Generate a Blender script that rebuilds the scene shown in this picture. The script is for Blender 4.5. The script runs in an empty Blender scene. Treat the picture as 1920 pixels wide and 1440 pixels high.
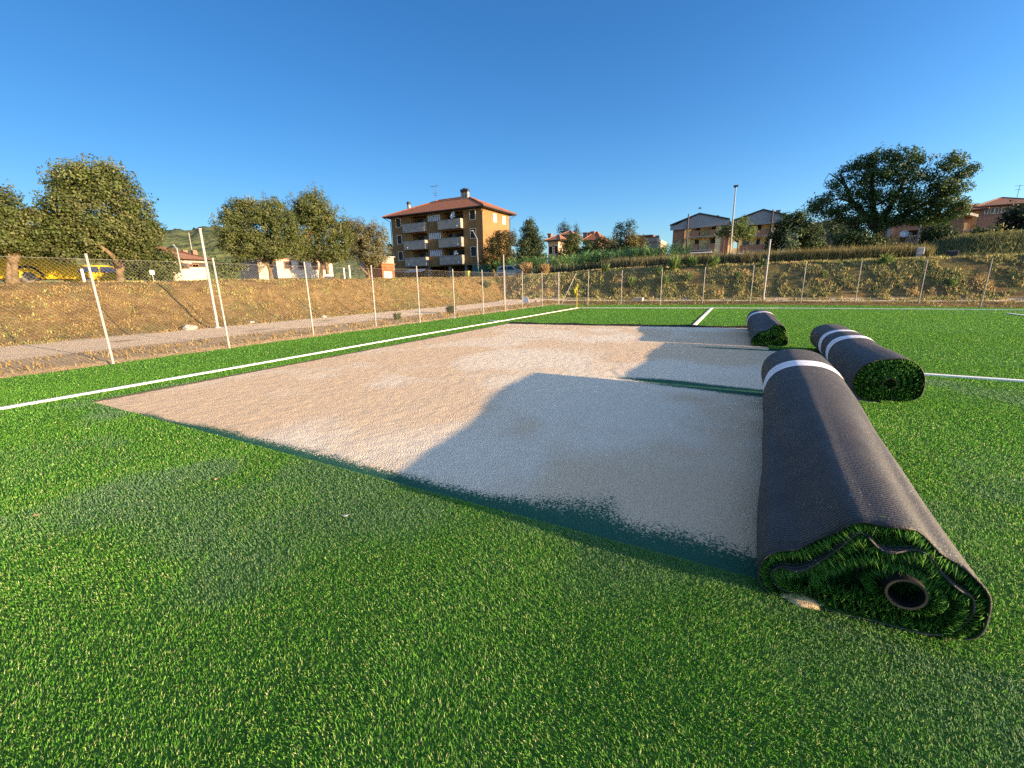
import bpy, bmesh, math, random
import numpy as np
from math import sin, cos, radians, hypot, pi, atan2
from mathutils import Vector, Matrix
random.seed(7); rng = np.random.default_rng(11)
SC = bpy.context.scene; COL = SC.collection

# ------------------------------------------------------------------ camera
# field frame: x to the right across the pitch, y along the touchline, z up, turf at z = 0
FPX, CAMH, PITCH, ROLL, YAW = 785.0, 1.55, radians(13.44), radians(1.1), radians(28.2)
def _field(v):                      # camera-heading frame -> field frame
    s, c = sin(YAW), cos(YAW)
    return np.array([v[0]*c - v[1]*s, v[0]*s + v[1]*c, v[2]])
_fw = np.array([0, cos(PITCH), -sin(PITCH)]); _r0 = np.array([1., 0, 0]); _u0 = np.cross(_r0, _fw)
_R = _r0*cos(ROLL) - _u0*sin(ROLL); _U = np.cross(_R, _fw)
FW, RT, UP = _field(_fw), _field(_R), _field(_U)
CAM = np.array([0, 0, CAMH])
cd = bpy.data.cameras.new('camera'); cam = bpy.data.objects.new('camera', cd); COL.objects.link(cam)
cd.sensor_width = 36; cd.lens = 36*FPX/1920; cd.clip_start = 0.05; cd.clip_end = 4000
M = Matrix.Identity(4)
for i in range(3):
    M[i][0], M[i][1], M[i][2], M[i][3] = RT[i], UP[i], -FW[i], CAM[i]
cam.matrix_world = M; SC.camera = cam

# ------------------------------------------------------------------ sky, sun, exposure
SUN_EL, SUN_AZ = radians(9.6), radians(91.0)      # azimuth clockwise from +y
w = bpy.data.worlds.new('World'); SC.world = w; w.use_nodes = True
wn = w.node_tree; bg = wn.nodes['Background']
sky = wn.nodes.new('ShaderNodeTexSky'); sky.sky_type = 'NISHITA'; sky.sun_disc = False
sky.sun_elevation = SUN_EL; sky.sun_rotation = SUN_AZ; sky.altitude = 300
sky.air_density = 1.0; sky.dust_density = 1.0; sky.ozone_density = 3.6
gm_ = wn.nodes.new('ShaderNodeGamma'); gm_.inputs[1].default_value = 1.05
hs = wn.nodes.new('ShaderNodeHueSaturation'); hs.inputs['Saturation'].default_value = 1.15; hs.inputs['Hue'].default_value = 0.505
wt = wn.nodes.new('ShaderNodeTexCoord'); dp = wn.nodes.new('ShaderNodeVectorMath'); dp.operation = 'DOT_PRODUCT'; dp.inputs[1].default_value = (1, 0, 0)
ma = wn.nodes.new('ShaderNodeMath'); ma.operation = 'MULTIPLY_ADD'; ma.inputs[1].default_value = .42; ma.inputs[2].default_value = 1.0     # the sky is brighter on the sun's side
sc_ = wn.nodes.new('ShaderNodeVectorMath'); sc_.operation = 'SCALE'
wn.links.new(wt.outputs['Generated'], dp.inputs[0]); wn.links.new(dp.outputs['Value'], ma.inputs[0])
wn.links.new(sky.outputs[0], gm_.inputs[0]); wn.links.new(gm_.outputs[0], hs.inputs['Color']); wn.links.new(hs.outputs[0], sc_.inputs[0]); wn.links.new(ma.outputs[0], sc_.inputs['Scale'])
# added fill light: sky out of view brightened toward the sun and overhead
def fill_glow(sock, lo, gain):
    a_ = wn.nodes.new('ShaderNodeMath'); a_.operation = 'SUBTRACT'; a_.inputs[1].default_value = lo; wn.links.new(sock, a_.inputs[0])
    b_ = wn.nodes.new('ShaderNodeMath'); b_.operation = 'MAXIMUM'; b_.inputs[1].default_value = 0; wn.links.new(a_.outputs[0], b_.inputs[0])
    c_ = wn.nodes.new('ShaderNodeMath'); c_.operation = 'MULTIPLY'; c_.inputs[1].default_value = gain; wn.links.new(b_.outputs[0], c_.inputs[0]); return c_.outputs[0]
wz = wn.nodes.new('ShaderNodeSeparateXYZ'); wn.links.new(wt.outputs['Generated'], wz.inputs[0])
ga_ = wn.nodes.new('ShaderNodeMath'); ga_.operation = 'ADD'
wn.links.new(fill_glow(dp.outputs['Value'], .42, 4.0), ga_.inputs[0]); wn.links.new(fill_glow(wz.outputs[2], .56, 3.2), ga_.inputs[1])
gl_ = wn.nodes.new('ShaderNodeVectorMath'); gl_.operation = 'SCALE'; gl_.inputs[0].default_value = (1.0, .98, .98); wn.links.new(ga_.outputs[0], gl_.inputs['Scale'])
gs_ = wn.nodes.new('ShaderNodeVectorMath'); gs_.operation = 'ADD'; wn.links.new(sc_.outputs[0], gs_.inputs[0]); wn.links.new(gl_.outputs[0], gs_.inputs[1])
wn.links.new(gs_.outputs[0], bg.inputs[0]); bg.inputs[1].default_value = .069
sl = bpy.data.lights.new('sun', 'SUN'); so = bpy.data.objects.new('sun', sl); COL.objects.link(so)
sl.energy = 3.7; sl.angle = radians(0.5); sl.color = (1.0, 0.68, 0.38)
sd = Vector((-sin(SUN_AZ)*cos(SUN_EL), -cos(SUN_AZ)*cos(SUN_EL), -sin(SUN_EL)))
so.rotation_euler = sd.to_track_quat('-Z', 'Y').to_euler()
SC.view_settings.view_transform = 'Standard'; SC.view_settings.look = 'None'
SC.view_settings.exposure = 2.2; SC.view_settings.gamma = 1
SC.cycles.use_denoising = False

# ------------------------------------------------------------------ measuring helpers (photo bearing -> place at a known plane or distance)
def ray(px, py): return FW*FPX + RT*(px-960) - UP*(py-720)
def on_y(px, py, Y): d = ray(px, py); return CAM + d*(Y/d[1])
def on_x(px, py, X): d = ray(px, py); return CAM + d*(X/d[0])
def on_z(px, py, Z=0.0): d = ray(px, py); return CAM + d*((Z-CAMH)/d[2])
def at_d(px, py, D): d = ray(px, py); return CAM + d*(D/hypot(d[0], d[1]))
def depth(p): return float((np.asarray(p)-CAM) @ FW)

# ------------------------------------------------------------------ materials
def mat(name, col, rough=0.8, noise=0.0, scale=5.0, col2=None, bump=0.0, bscale=40.0, spec=0.3, metal=0.0):
    m = bpy.data.materials.new(name); m.use_nodes = True; nt = m.node_tree
    b = nt.nodes['Principled BSDF']; b.inputs['Roughness'].default_value = rough
    b.inputs['Specular IOR Level'].default_value = spec; b.inputs['Metallic'].default_value = metal
    c1 = tuple(col)+(1,); b.inputs['Base Color'].default_value = c1
    tc = nt.nodes.new('ShaderNodeTexCoord')
    if noise > 0 or col2:
        n = nt.nodes.new('ShaderNodeTexNoise'); n.inputs['Scale'].default_value = scale; n.inputs['Detail'].default_value = 6
        nt.links.new(tc.outputs['Object'], n.inputs['Vector'])
        r = nt.nodes.new('ShaderNodeValToRGB'); r.color_ramp.elements[0].position = .32; r.color_ramp.elements[1].position = .68
        a = tuple(max(0, c*(1-noise)) for c in col)+(1,)
        z = (tuple(col2)+(1,)) if col2 else tuple(min(1, c*(1+noise)) for c in col)+(1,)
        r.color_ramp.elements[0].color = a; r.color_ramp.elements[1].color = z
        nt.links.new(n.outputs[0], r.inputs[0]); nt.links.new(r.outputs[0], b.inputs['Base Color'])
    if bump > 0:
        n2 = nt.nodes.new('ShaderNodeTexNoise'); n2.inputs['Scale'].default_value = bscale; n2.inputs['Detail'].default_value = 4
        nt.links.new(tc.outputs['Object'], n2.inputs['Vector'])
        bp = nt.nodes.new('ShaderNodeBump'); bp.inputs['Strength'].default_value = bump; bp.inputs['Distance'].default_value = .02
        nt.links.new(n2.outputs[0], bp.inputs['Height']); nt.links.new(bp.outputs[0], b.inputs['Normal'])
    return m
def leafmat(name, trans=0.35, rough=0.55, spec=0.3):
    m = bpy.data.materials.new(name); m.use_nodes = True; nt = m.node_tree; b = nt.nodes['Principled BSDF']
    at = nt.nodes.new('ShaderNodeAttribute'); at.attribute_name = 'Col'
    b.inputs['Roughness'].default_value = rough; b.inputs['Specular IOR Level'].default_value = spec
    nt.links.new(at.outputs['Color'], b.inputs['Base Color'])
    t = nt.nodes.new('ShaderNodeBsdfTranslucent'); nt.links.new(at.outputs['Color'], t.inputs['Color'])
    mx = nt.nodes.new('ShaderNodeMixShader'); mx.inputs[0].default_value = trans
    nt.links.new(b.outputs[0], mx.inputs[1]); nt.links.new(t.outputs[0], mx.inputs[2])
    nt.links.new(mx.outputs[0], nt.nodes['Material Output'].inputs['Surface'])
    return m

# ------------------------------------------------------------------ mesh helpers
def link(name, me, parent=None):
    o = bpy.data.objects.new(name, me); COL.objects.link(o)
    if parent is not None: o.parent = parent
    return o
def mesh_np(name, V, sizes, loops, mats, parent=None, col=None, midx=None, smooth=False):
    me = bpy.data.meshes.new(name); V = np.asarray(V, np.float32).reshape(-1, 3)
    loops = np.asarray(loops, np.int32).ravel(); sizes = np.asarray(sizes, np.int32)
    starts = np.concatenate([[0], np.cumsum(sizes)[:-1]]).astype(np.int32)
    me.vertices.add(len(V)); me.vertices.foreach_set('co', V.ravel())
    me.loops.add(len(loops)); me.loops.foreach_set('vertex_index', loops)
    me.polygons.add(len(sizes)); me.polygons.foreach_set('loop_start', starts)
    me.polygons.foreach_set('loop_total', sizes)
    if midx is not None: me.polygons.foreach_set('material_index', np.asarray(midx, np.int32))
    me.polygons.foreach_set('use_smooth', np.full(len(sizes), bool(smooth)))
    for m in (mats if isinstance(mats, (list, tuple)) else [mats]): me.materials.append(m)
    if col is not None:
        a = me.color_attributes.new('Col', 'FLOAT_COLOR', 'POINT')
        c = np.ones((len(V), 4), np.float32); c[:, :3] = col; a.data.foreach_set('color', c.ravel())
    me.update(calc_edges=True)
    return link(name, me, parent)
def tag(o, label=None, cat=None, group=None, kind=None):
    if label: o['label'] = label
    if cat: o['category'] = cat
    if group: o['group'] = group
    if kind: o['kind'] = kind
    return o
def empty(name, loc, label, cat, group=None):
    o = bpy.data.objects.new(name, None); COL.objects.link(o); o.location = [float(c) for c in loc]
    o.empty_display_size = .2
    return tag(o, label, cat, group)
class MB:
    """collects shapes for ONE mesh object; coordinates are world, build() makes them local to the parent"""
    def __init__(s): s.v = []; s.f = []; s.m = []
    def face(s, pts, m=0):
        i = len(s.v); s.v += [tuple(float(c) for c in p) for p in pts]; s.f.append(list(range(i, i+len(pts)))); s.m.append(m); return s
    def hexa(s, c8, m=0):           # c8: bottom 4 ccw, top 4 ccw
        i = len(s.v); s.v += [tuple(float(c) for c in p) for p in c8]
        for q in ((3,2,1,0),(4,5,6,7),(0,1,5,4),(1,2,6,5),(2,3,7,6),(3,0,4,7)):
            s.f.append([i+k for k in q]); s.m.append(m)
        return s
    def box(s, x0, x1, y0, y1, z0, z1, m=0):
        return s.hexa([(x0,y0,z0),(x1,y0,z0),(x1,y1,z0),(x0,y1,z0),(x0,y0,z1),(x1,y0,z1),(x1,y1,z1),(x0,y1,z1)], m)
    def tube(s, pts, r, n=8, caps=True, m=0):
        pts = [Vector([float(c) for c in p]) for p in pts]
        rs = r if isinstance(r, (list, tuple)) else [r]*len(pts)
        base = len(s.v); prev = None
        for k, p in enumerate(pts):
            t = (pts[min(k+1, len(pts)-1)]-pts[max(k-1, 0)]).normalized()
            if prev is None:
                a = Vector((1, 0, 0)) if abs(t.x) < .8 else Vector((0, 1, 0))
                prev = (a - t*a.dot(t)).normalized()
            else: prev = (prev - t*prev.dot(t)).normalized()
            b = t.cross(prev)
            for j in range(n):
                q = p + (prev*cos(2*pi*j/n)+b*sin(2*pi*j/n))*rs[k]; s.v.append(tuple(q))
        for k in range(len(pts)-1):
            for j in range(n):
                a0 = base+k*n+j; a1 = base+k*n+(j+1) % n
                s.f.append([a0, a1, a1+n, a0+n]); s.m.append(m)
        if caps:
            s.f.append([base+j for j in range(n)][::-1]); s.m.append(m)
            e = base+(len(pts)-1)*n; s.f.append([e+j for j in range(n)]); s.m.append(m)
        return s
    def prism(s, poly, axis, a, b, m=0):   # poly in the other two axes, extruded along axis a..b
        def P(q, t):
            return {'y': (q[0], t, q[1]), 'x': (t, q[0], q[1]), 'z': (q[0], q[1], t)}[axis]
        n = len(poly); i = len(s.v)
        s.v += [tuple(float(c) for c in P(q, a)) for q in poly]+[tuple(float(c) for c in P(q, b)) for q in poly]
        s.f.append(list(range(i, i+n))); s.m.append(m); s.f.append(list(range(i+n, i+2*n))[::-1]); s.m.append(m)
        for k in range(n):
            l = (k+1) % n; s.f.append([i+l, i+k, i+n+k, i+n+l]); s.m.append(m)
        return s
    def disc(s, c, nrm, r, t=.03, n=18, m=0):
        nrm = Vector(nrm).normalized(); c = Vector([float(k) for k in c])
        return s.tube([c-nrm*t/2, c+nrm*t/2], r, n, True, m)
    def blob(s, c, r, seed=0, m=0, sq=(1, 1, 1), n=2, amp=.2):
        bm = bmesh.new(); bmesh.ops.create_icosphere(bm, subdivisions=n, radius=1)
        rr = random.Random(seed); i = len(s.v); ph = [rr.uniform(0, 6) for _ in range(6)]
        for v in bm.verts:
            k = 1+amp*(sin(v.co.x*2.3+ph[0])+sin(v.co.y*2.9+ph[1])+sin(v.co.z*2.6+ph[2])+.5*sin(5*v.co.x+4*v.co.y+ph[3]))/2
            s.v.append((c[0]+v.co.x*k*r*sq[0], c[1]+v.co.y*k*r*sq[1], c[2]+v.co.z*k*r*sq[2]))
        for f in bm.faces: s.f.append([i+v.index for v in f.verts]); s.m.append(m)
        bm.free(); return s
    def build(s, name, mats, parent=None, bevel=0, smooth=False, fix=True):
        me = bpy.data.meshes.new(name); off = Vector((0, 0, 0))
        p = parent
        while p is not None: off += p.location; p = p.parent
        me.from_pydata([tuple(Vector(v)-off) for v in s.v], [], s.f)
        for m in (mats if isinstance(mats, (list, tuple)) else [mats]): me.materials.append(m)
        me.polygons.foreach_set('material_index', s.m)
        if fix:
            bm = bmesh.new(); bm.from_mesh(me); bmesh.ops.recalc_face_normals(bm, faces=bm.faces); bm.to_mesh(me); bm.free()
        if smooth:
            me.polygons.foreach_set('use_smooth', [True]*len(me.polygons))
        me.update()
        o = link(name, me, parent)
        if bevel:
            b = o.modifiers.new('bevel', 'BEVEL'); b.width = bevel; b.segments = 2; b.limit_method = 'ANGLE'
        return o
def vnoise(x, y, sc, seed=0):
    """smooth value noise on arrays, 0..1"""
    r = np.random.default_rng(seed); T = r.random((64, 64))
    x = np.asarray(x)*sc; y = np.asarray(y)*sc
    xi = np.floor(x).astype(int); yi = np.floor(y).astype(int); fx = x-xi; fy = y-yi
    fx = fx*fx*(3-2*fx); fy = fy*fy*(3-2*fy)
    g = lambda a, b: T[a % 64, b % 64]
    return (g(xi, yi)*(1-fx)+g(xi+1, yi)*fx)*(1-fy)+(g(xi, yi+1)*(1-fx)+g(xi+1, yi+1)*fx)*fy
def fbm(x, y, sc, seed=0, o=4):
    t = 0; a = .5
    for k in range(o): t = t+a*vnoise(x, y, sc*2**k, seed+k*17); a *= .5
    return t
def S(t): t = np.clip(t, 0, 1); return t*t*(3-2*t)
def blades(name, B, D, W, colr, material, parent=None, bend=None, mid=.55):
    """B base points, D tip vectors, W widths: five vertices a blade, ONE object"""
    n = len(B); B = np.asarray(B); D = np.asarray(D); W = np.asarray(W)
    a = rng.uniform(0, 2*pi, n); side = np.stack([np.cos(a), np.sin(a), np.zeros(n)], 1)
    side -= D*((side*D).sum(1)/np.maximum((D*D).sum(1), 1e-9))[:, None]
    side /= np.maximum(np.linalg.norm(side, axis=1), 1e-6)[:, None]
    side *= (W/2)[:, None]
    mp = B+D*mid + (0 if bend is None else bend)
    V = np.stack([B-side, B+side, mp+side*.75, mp-side*.75, B+D], 1).reshape(-1, 3)
    i = (np.arange(n)*5)[:, None]
    L = np.concatenate([i+np.array([[0, 1, 2, 3]]), i+np.array([[3, 2, 4]])], 1).ravel()
    sz = np.tile([4, 3], n); c = np.repeat(np.asarray(colr), 5, axis=0)
    off = np.zeros(3); p = parent
    while p is not None: off += np.array(p.location); p = p.parent
    return mesh_np(name, V-off, sz, L, material, parent, c)
def mixcol(cols, n, jit=.15):
    cols = np.asarray(cols, float); k = rng.integers(0, len(cols), n); t = rng.random((n, 1))
    c = cols[k]*(1-t)+cols[rng.integers(0, len(cols), n)]*t
    return np.clip(c*(1+rng.normal(0, jit, (n, 1))), .004, .95)
LEAF = leafmat('leaf'); TURFM = leafmat('turf_fibre', .45, .5, .15); DRYM = leafmat('dry_grass', .25, .8, .1)

# ================================================================== ground
FX = -18.3                          # foot of the left bank
def yfoot(x): return 33.6+0*np.asarray(x)
def plateau(x, y):
    x = np.asarray(x, float); y = np.asarray(y, float)
    p = 1.85+.011*np.clip(y, 0, 40)+.35*S((x+20)/14)*S((y-20)/10)
    p = p+.062*np.clip(y-46, 0, 120)*S((x+34)/24)+.016*np.clip(y-40, 0, 90)*(1-S((x+34)/24))
    p = p+1.5*S((x-12.5)/6)*S((y-44)/9)+.03*np.clip(x-16, 0, 60)*S((y-40)/10)
    return p
def ground_z(x, y):
    x = np.asarray(x, float); y = np.asarray(y, float)
    f = np.maximum(S((FX-x)/4.1), S((y-yfoot(x))/4.3))
    n = (fbm(x, y, .9, 3)-.5)*.26*np.clip(f*4, 0, 1)*(1-.6*S((f-.8)*5))
    n = n+(fbm(x, y, 4.5, 9, 3)-.5)*.13*np.clip(f*6, .25, 1)
    inside = (x > -12.3) & (y < 31) & (x < 60) & (y > -60)
    rim = np.where(inside, -.06, .04+.06*S((-12.5-x)/2)+.14*S((y-31)/2.))
    z = rim*(1-f)+plateau(x, y)*f+np.where(inside, 0, n)
    return z
def hit(px, py):
    d = ray(px, py); d = d/hypot(d[0], d[1])
    for k in range(200, 4000):
        p = CAM+d*(k*.05)
        if p[2] <= float(ground_z(p[0], p[1])): return p
    return p
def axis(dense, lo, hi):
    a = list(np.arange(dense[0], dense[1], dense[2])); s = dense[2]; v = dense[1]
    while v < hi: a.append(v); s *= 1.16; v += s
    a.append(hi); s = dense[2]; v = dense[0]
    while True:
        s *= 1.16; v -= s
        if v < lo: break
        a.insert(0, v)
    a.insert(0, lo); return np.array(a)
gx = axis((-27, 24, .2), -1200, 1200); gy = axis((0, 44, .2), -400, 1600)
GX, GY = np.meshgrid(gx, gy); GZ = ground_z(GX, GY)
nx, ny = len(gx), len(gy)
ii = (np.arange(ny-1)[:, None]*nx+np.arange(nx-1)[None, :]).ravel()
# what grows where: r = bare track, g = green weeds, b = straw
sx = fbm(GX, GY, .55, 21); track = S((GX+18.6)/.7)*(1-S((GX+14.6)/.8))*(GY < 33)
track = np.maximum(track, .42*S((GX+15.5)/1)*(GX < -11)*(GY < 31)); track = np.maximum(track, S((GY-32.2)/.5)*(1-S((GY-33.9)/.4))*(GX > -16))*S((sx-.12)*6)
leftb = S((FX-GX)/.6); backb = S((GY-33.9)/.5)*(1-leftb)
green = np.clip(.22*leftb*S((sx-.5)*7)*2+backb*S((sx-.36)*5)*.8+.3*(1-leftb)*(1-backb)*S((sx-.5)*6), 0, 1)
ga = np.stack([track, green, sx], -1).reshape(-1, 3)
gm = bpy.data.materials.new('dry_earth'); gm.use_nodes = True; nt = gm.node_tree; b = nt.nodes['Principled BSDF']
b.inputs['Roughness'].default_value = .95; b.inputs['Specular IOR Level'].default_value = .1
A = nt.nodes.new('ShaderNodeAttribute'); A.attribute_name = 'Col'
sp = nt.nodes.new('ShaderNodeSeparateColor'); nt.links.new(A.outputs['Color'], sp.inputs[0])
tc = nt.nodes.new('ShaderNodeTexCoord')
def N(scale, det=6, rough=.6):
    n = nt.nodes.new('ShaderNodeTexNoise'); n.inputs['Scale'].default_value = scale; n.inputs['Detail'].default_value = det
    n.inputs['Roughness'].default_value = rough
    nt.links.new(tc.outputs['Object'], n.inputs['Vector']); return n
def RAMP(src, stops):
    r = nt.nodes.new('ShaderNodeValToRGB'); e = r.color_ramp.elements
    while len(e) < len(stops): e.new(.5)
    for k, (p, c) in enumerate(stops): e[k].position = p; e[k].color = tuple(c)+(1,)
    nt.links.new(src, r.inputs[0]); return r.outputs[0]
def MIX(fac, a, bb, typ='MIX'):
    m = nt.nodes.new('ShaderNodeMix'); m.data_type = 'RGBA'; m.blend_type = typ
    if isinstance(fac, float): m.inputs[0].default_value = fac
    else: nt.links.new(fac, m.inputs[0])
    for s_, v in ((6, a), (7, bb)):
        if isinstance(v, tuple): m.inputs[s_].default_value = v+(1,)
        else: nt.links.new(v, m.inputs[s_])
    return m.outputs[2]
soil = RAMP(N(2.2).outputs[0], [(.3, (.14, .09, .033)), (.5, (.25, .17, .066)), (.7, (.35, .255, .11))])
fine = RAMP(N(28, 5, .7).outputs[0], [(.35, (.35, .35, .35)), (.62, (1, 1, 1))])
soil = MIX(1.0, soil, fine, 'MULTIPLY')
grs = RAMP(N(9).outputs[0], [(.35, (.045, .06, .018)), (.65, (.14, .15, .05))])
gpat = nt.nodes.new('ShaderNodeMath'); gpat.operation = 'MULTIPLY'; gpat.use_clamp = True
g2 = RAMP(N(5, 5, .7).outputs[0], [(.42, (0, 0, 0)), (.56, (1.6, 1.6, 1.6))])
nt.links.new(sp.outputs[1], gpat.inputs[0]); nt.links.new(g2, gpat.inputs[1])
c = MIX(gpat.outputs[0], soil, grs)
trk = RAMP(N(14).outputs[0], [(.3, (.58, .46, .30)), (.7, (.76, .63, .45))])
c = MIX(sp.outputs[0], c, trk)
peb = RAMP(N(34, 1, .5).outputs[0], [(.70, (0, 0, 0)), (.735, (1, 1, 1))])
c = MIX(peb, c, (.6, .52, .42))
nt.links.new(c, b.inputs['Base Color'])
bp = nt.nodes.new('ShaderNodeBump'); bp.inputs['Strength'].default_value = 1; bp.inputs['Distance'].default_value = .12
nt.links.new(N(16, 6, .7).outputs[0], bp.inputs['Height']); nt.links.new(bp.outputs[0], b.inputs['Normal'])
tag(mesh_np('ground', np.stack([GX, GY, GZ], -1).reshape(-1, 3), np.full(len(ii), 4),
    np.stack([ii, ii+1, ii+nx+1, ii+nx], 1), gm, col=ga, smooth=True), kind='structure')

# ---- wooded hills far beyond the houses on the left
hm = mat('wooded_hill', (.022, .045, .014), .95, col2=(.10, .12, .045), scale=.05, noise=.1, bump=1.0, bscale=.12)
hm.node_tree.nodes['Bump'].inputs['Distance'].default_value = 6
hx = np.linspace(-40, 760, 90); rows = [(420, 1.0), (470, .55)]
HV = []
prof = np.interp(hx, [-40, 100, 300, 320, 345, 380, 420, 470, 560, 660, 760], [455, 445, 432, 434, 433, 430, 428, 436, 462, 480, 500])
for k, tt in enumerate(np.linspace(0, 1, 14)):
    for j, px in enumerate(hx):
        d = 330+160*tt; top = at_d(px, prof[j], 490)
        p = at_d(px, prof[j], d); z = 3+(top[2]-3)*sin(tt*pi/2)**.9+(vnoise(px*.11, tt*9, 1, 5)-.5)*(5*tt+1)
        HV.append((p[0], p[1], z))
for j, px in enumerate(hx):
    p = at_d(px, prof[j], 640); HV.append((p[0], p[1], 2))
m_ = len(hx); ii = (np.arange(14)[:, None]*m_+np.arange(m_-1)[None]).ravel()
tag(mesh_np('hills', HV, np.full(len(ii), 4), np.stack([ii, ii+1, ii+m_+1, ii+m_], 1), hm, smooth=True), kind='structure')

# ================================================================== pitch
XL = -12.05                          # outer edge of the turf on the left
turf_back = [(-12.2, 28.9), (-10.7, 29.1), (-4.6, 29.9), (1, 30.9), (6.7, 30.5), (11.8, 28.9), (22, 26.5), (60, 25)]
HX0, HY0 = -8.2, 2.3                  # the laid-open rectangle
far_edge = [(-8.2, 15.05), (-4.6, 15.35), (-1.3, 15.78), (.24, 15.95), (1.3, 16.05)]
strips = [(2.3, 6.65, .62), (6.65, 11.1, 1.72), (11.1, 16.05, .72)]      # y0, y1, x of the turf's edge under each roll
tm = MB()
back = mat('carpet_backing', (.016, .017, .02), .7)
def q(x0, x1, y0, y1, z=0.0): tm.face([(x0, y0, z), (x1, y0, z), (x1, y1, z), (x0, y1, z)])
q(XL, HX0, -40, 15.05); q(HX0, 60, -40, HY0)
tm.face([(XL, 15.05, 0), (HX0, 15.05, 0)]+[(x, y, 0) for x, y in reversed(turf_back) if x < -8]+[(XL, 27, 0)])
for (y0, y1, x0) in strips: q(x0, 60, y0, y1)
# turf beyond the far edge, between the two polylines
fe = far_edge+[(60, 16.05)]
xs = sorted(set([x for x, _ in fe]+[x for x, _ in turf_back if x > -8.2]))
fy = lambda x: float(np.interp(x, [p[0] for p in fe], [p[1] for p in fe]))
by = lambda x: float(np.interp(x, [p[0] for p in turf_back], [p[1] for p in turf_back]))
for a, c_ in zip(xs[:-1], xs[1:]):
    tm.face([(a, fy(a)+.25, 0), (c_, fy(c_)+.25, 0), (c_, by(c_), 0), (a, by(a), 0)])
    if c_ > 1.4:
        tm.face([(a, fy(a), 0), (c_, fy(c_), 0), (c_, fy(c_)+.25, 0), (a, fy(a)+.25, 0)]); continue
    n = max(2, int((c_-a)/.25))
    for k in range(n):             # the cut edge stands up a little and shows its black backing
        xa, xb = a+(c_-a)*k/n, a+(c_-a)*(k+1)/n
        ha, hb = [.042+.014*sin(3.1*t)+.008*sin(7.7*t) for t in (xa, xb)]
        pa, pb = fy(xa), fy(xb)
        tm.face([(xa, pa-.012, -.02), (xb, pb-.012, -.02), (xb, pb+.03, hb), (xa, pa+.03, ha)], 1)
        tm.face([(xa, pa+.03, ha), (xb, pb+.03, hb), (xb, pb+.25, 0), (xa, pa+.25, 0)], 0)
# cut edges along the other sides
tm.face([(HX0, HY0, -.03), (HX0, 15.05, -.03), (HX0, 15.05, 0), (HX0, HY0, 0)], 1)
tm.face([(HX0, HY0, -.03), (.62, HY0, -.03), (.62, HY0, 0), (HX0, HY0, 0)], 1)
for (y0, y1, x0) in strips: tm.face([(x0, y0, -.03), (x0, y1, -.03), (x0, y1, 0), (x0, y0, 0)], 1)
for y, a, c_ in ((6.65, .62, 1.72), (11.1, .72, 1.72), (16.05, .72, 1.3)): tm.face([(a, y, -.03), (c_, y, -.03), (c_, y, 0), (a, y, 0)], 1)
tb = mat('turf_base', (.05, .15, .024), .8, col2=(.08, .23, .036), noise=.1, scale=60, spec=.1, bump=1.0, bscale=220)
tag(tm.build('artificial_turf', [tb, back], fix=False), kind='structure')

# ---- white lines: low strips of white fibre
white = mat('white_fibre', (.74, .74, .70), .8, col2=(.86, .86, .82), noise=.05, scale=30)
def stripe(name, pts, wd, extra=None):
    m = MB(); z0, z1 = .002, .026
    for (a, c_) in zip(pts[:-1], pts[1:]):
        a = Vector(a); c_ = Vector(c_); t = (c_-a).normalized(); nn = Vector((-t.y, t.x))*wd/2
        m.hexa([(a.x+nn.x, a.y+nn.y, z0), (a.x-nn.x, a.y-nn.y, z0), (c_.x-nn.x, c_.y-nn.y, z0), (c_.x+nn.x, c_.y+nn.y, z0),
                (a.x+nn.x, a.y+nn.y, z1), (a.x-nn.x, a.y-nn.y, z1), (c_.x-nn.x, c_.y-nn.y, z1), (c_.x+nn.x, c_.y+nn.y, z1)])
    if extra: extra(m)
    return tag(m.build(name, white), kind='structure')
L_touch = [(-8.83, -3), (-8.85, 5.0), (-8.96, 9.8), (-8.9, 17), (-8.88, 25.4)]
L_goal = [(-8.93, 25.46), (-2, 26.55), (1.9, 27.0), (9, 27.2), (20, 26.6)]
L_side = [(-1.3, 15.95), (-1.3, 26.55)]
L_front = [(2.2, 8.92), (2.73, 8.92), (4, 8.85), (14, 8.75)]
L_right = [(9.72, 24.66), (9.7, 23.4), (9.7, 18)]
stripe('touchline', L_touch, .085); stripe('goal_line', L_goal, .10); stripe('penalty_side_line', L_side, .12)
stripe('penalty_front_line', L_front, .10); stripe('goal_area_line', L_right, .10)
stripe('tick_mark', [(-9.6, 15.9), (-9.05, 15.75)], .06)
LINES = [L_touch, L_goal, L_side, L_front, L_right]
def near_line(x, y, d=.065):
    o = np.zeros(len(x), bool)
    for L in LINES:
        for (a, c_) in zip(L[:-1], L[1:]):
            ax, ay = a; dx, dy = c_[0]-ax, c_[1]-ay; l2 = dx*dx+dy*dy
            t = np.clip(((x-ax)*dx+(y-ay)*dy)/l2, 0, 1); o |= np.hypot(x-ax-t*dx, y-ay-t*dy) < d
    return o

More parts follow.
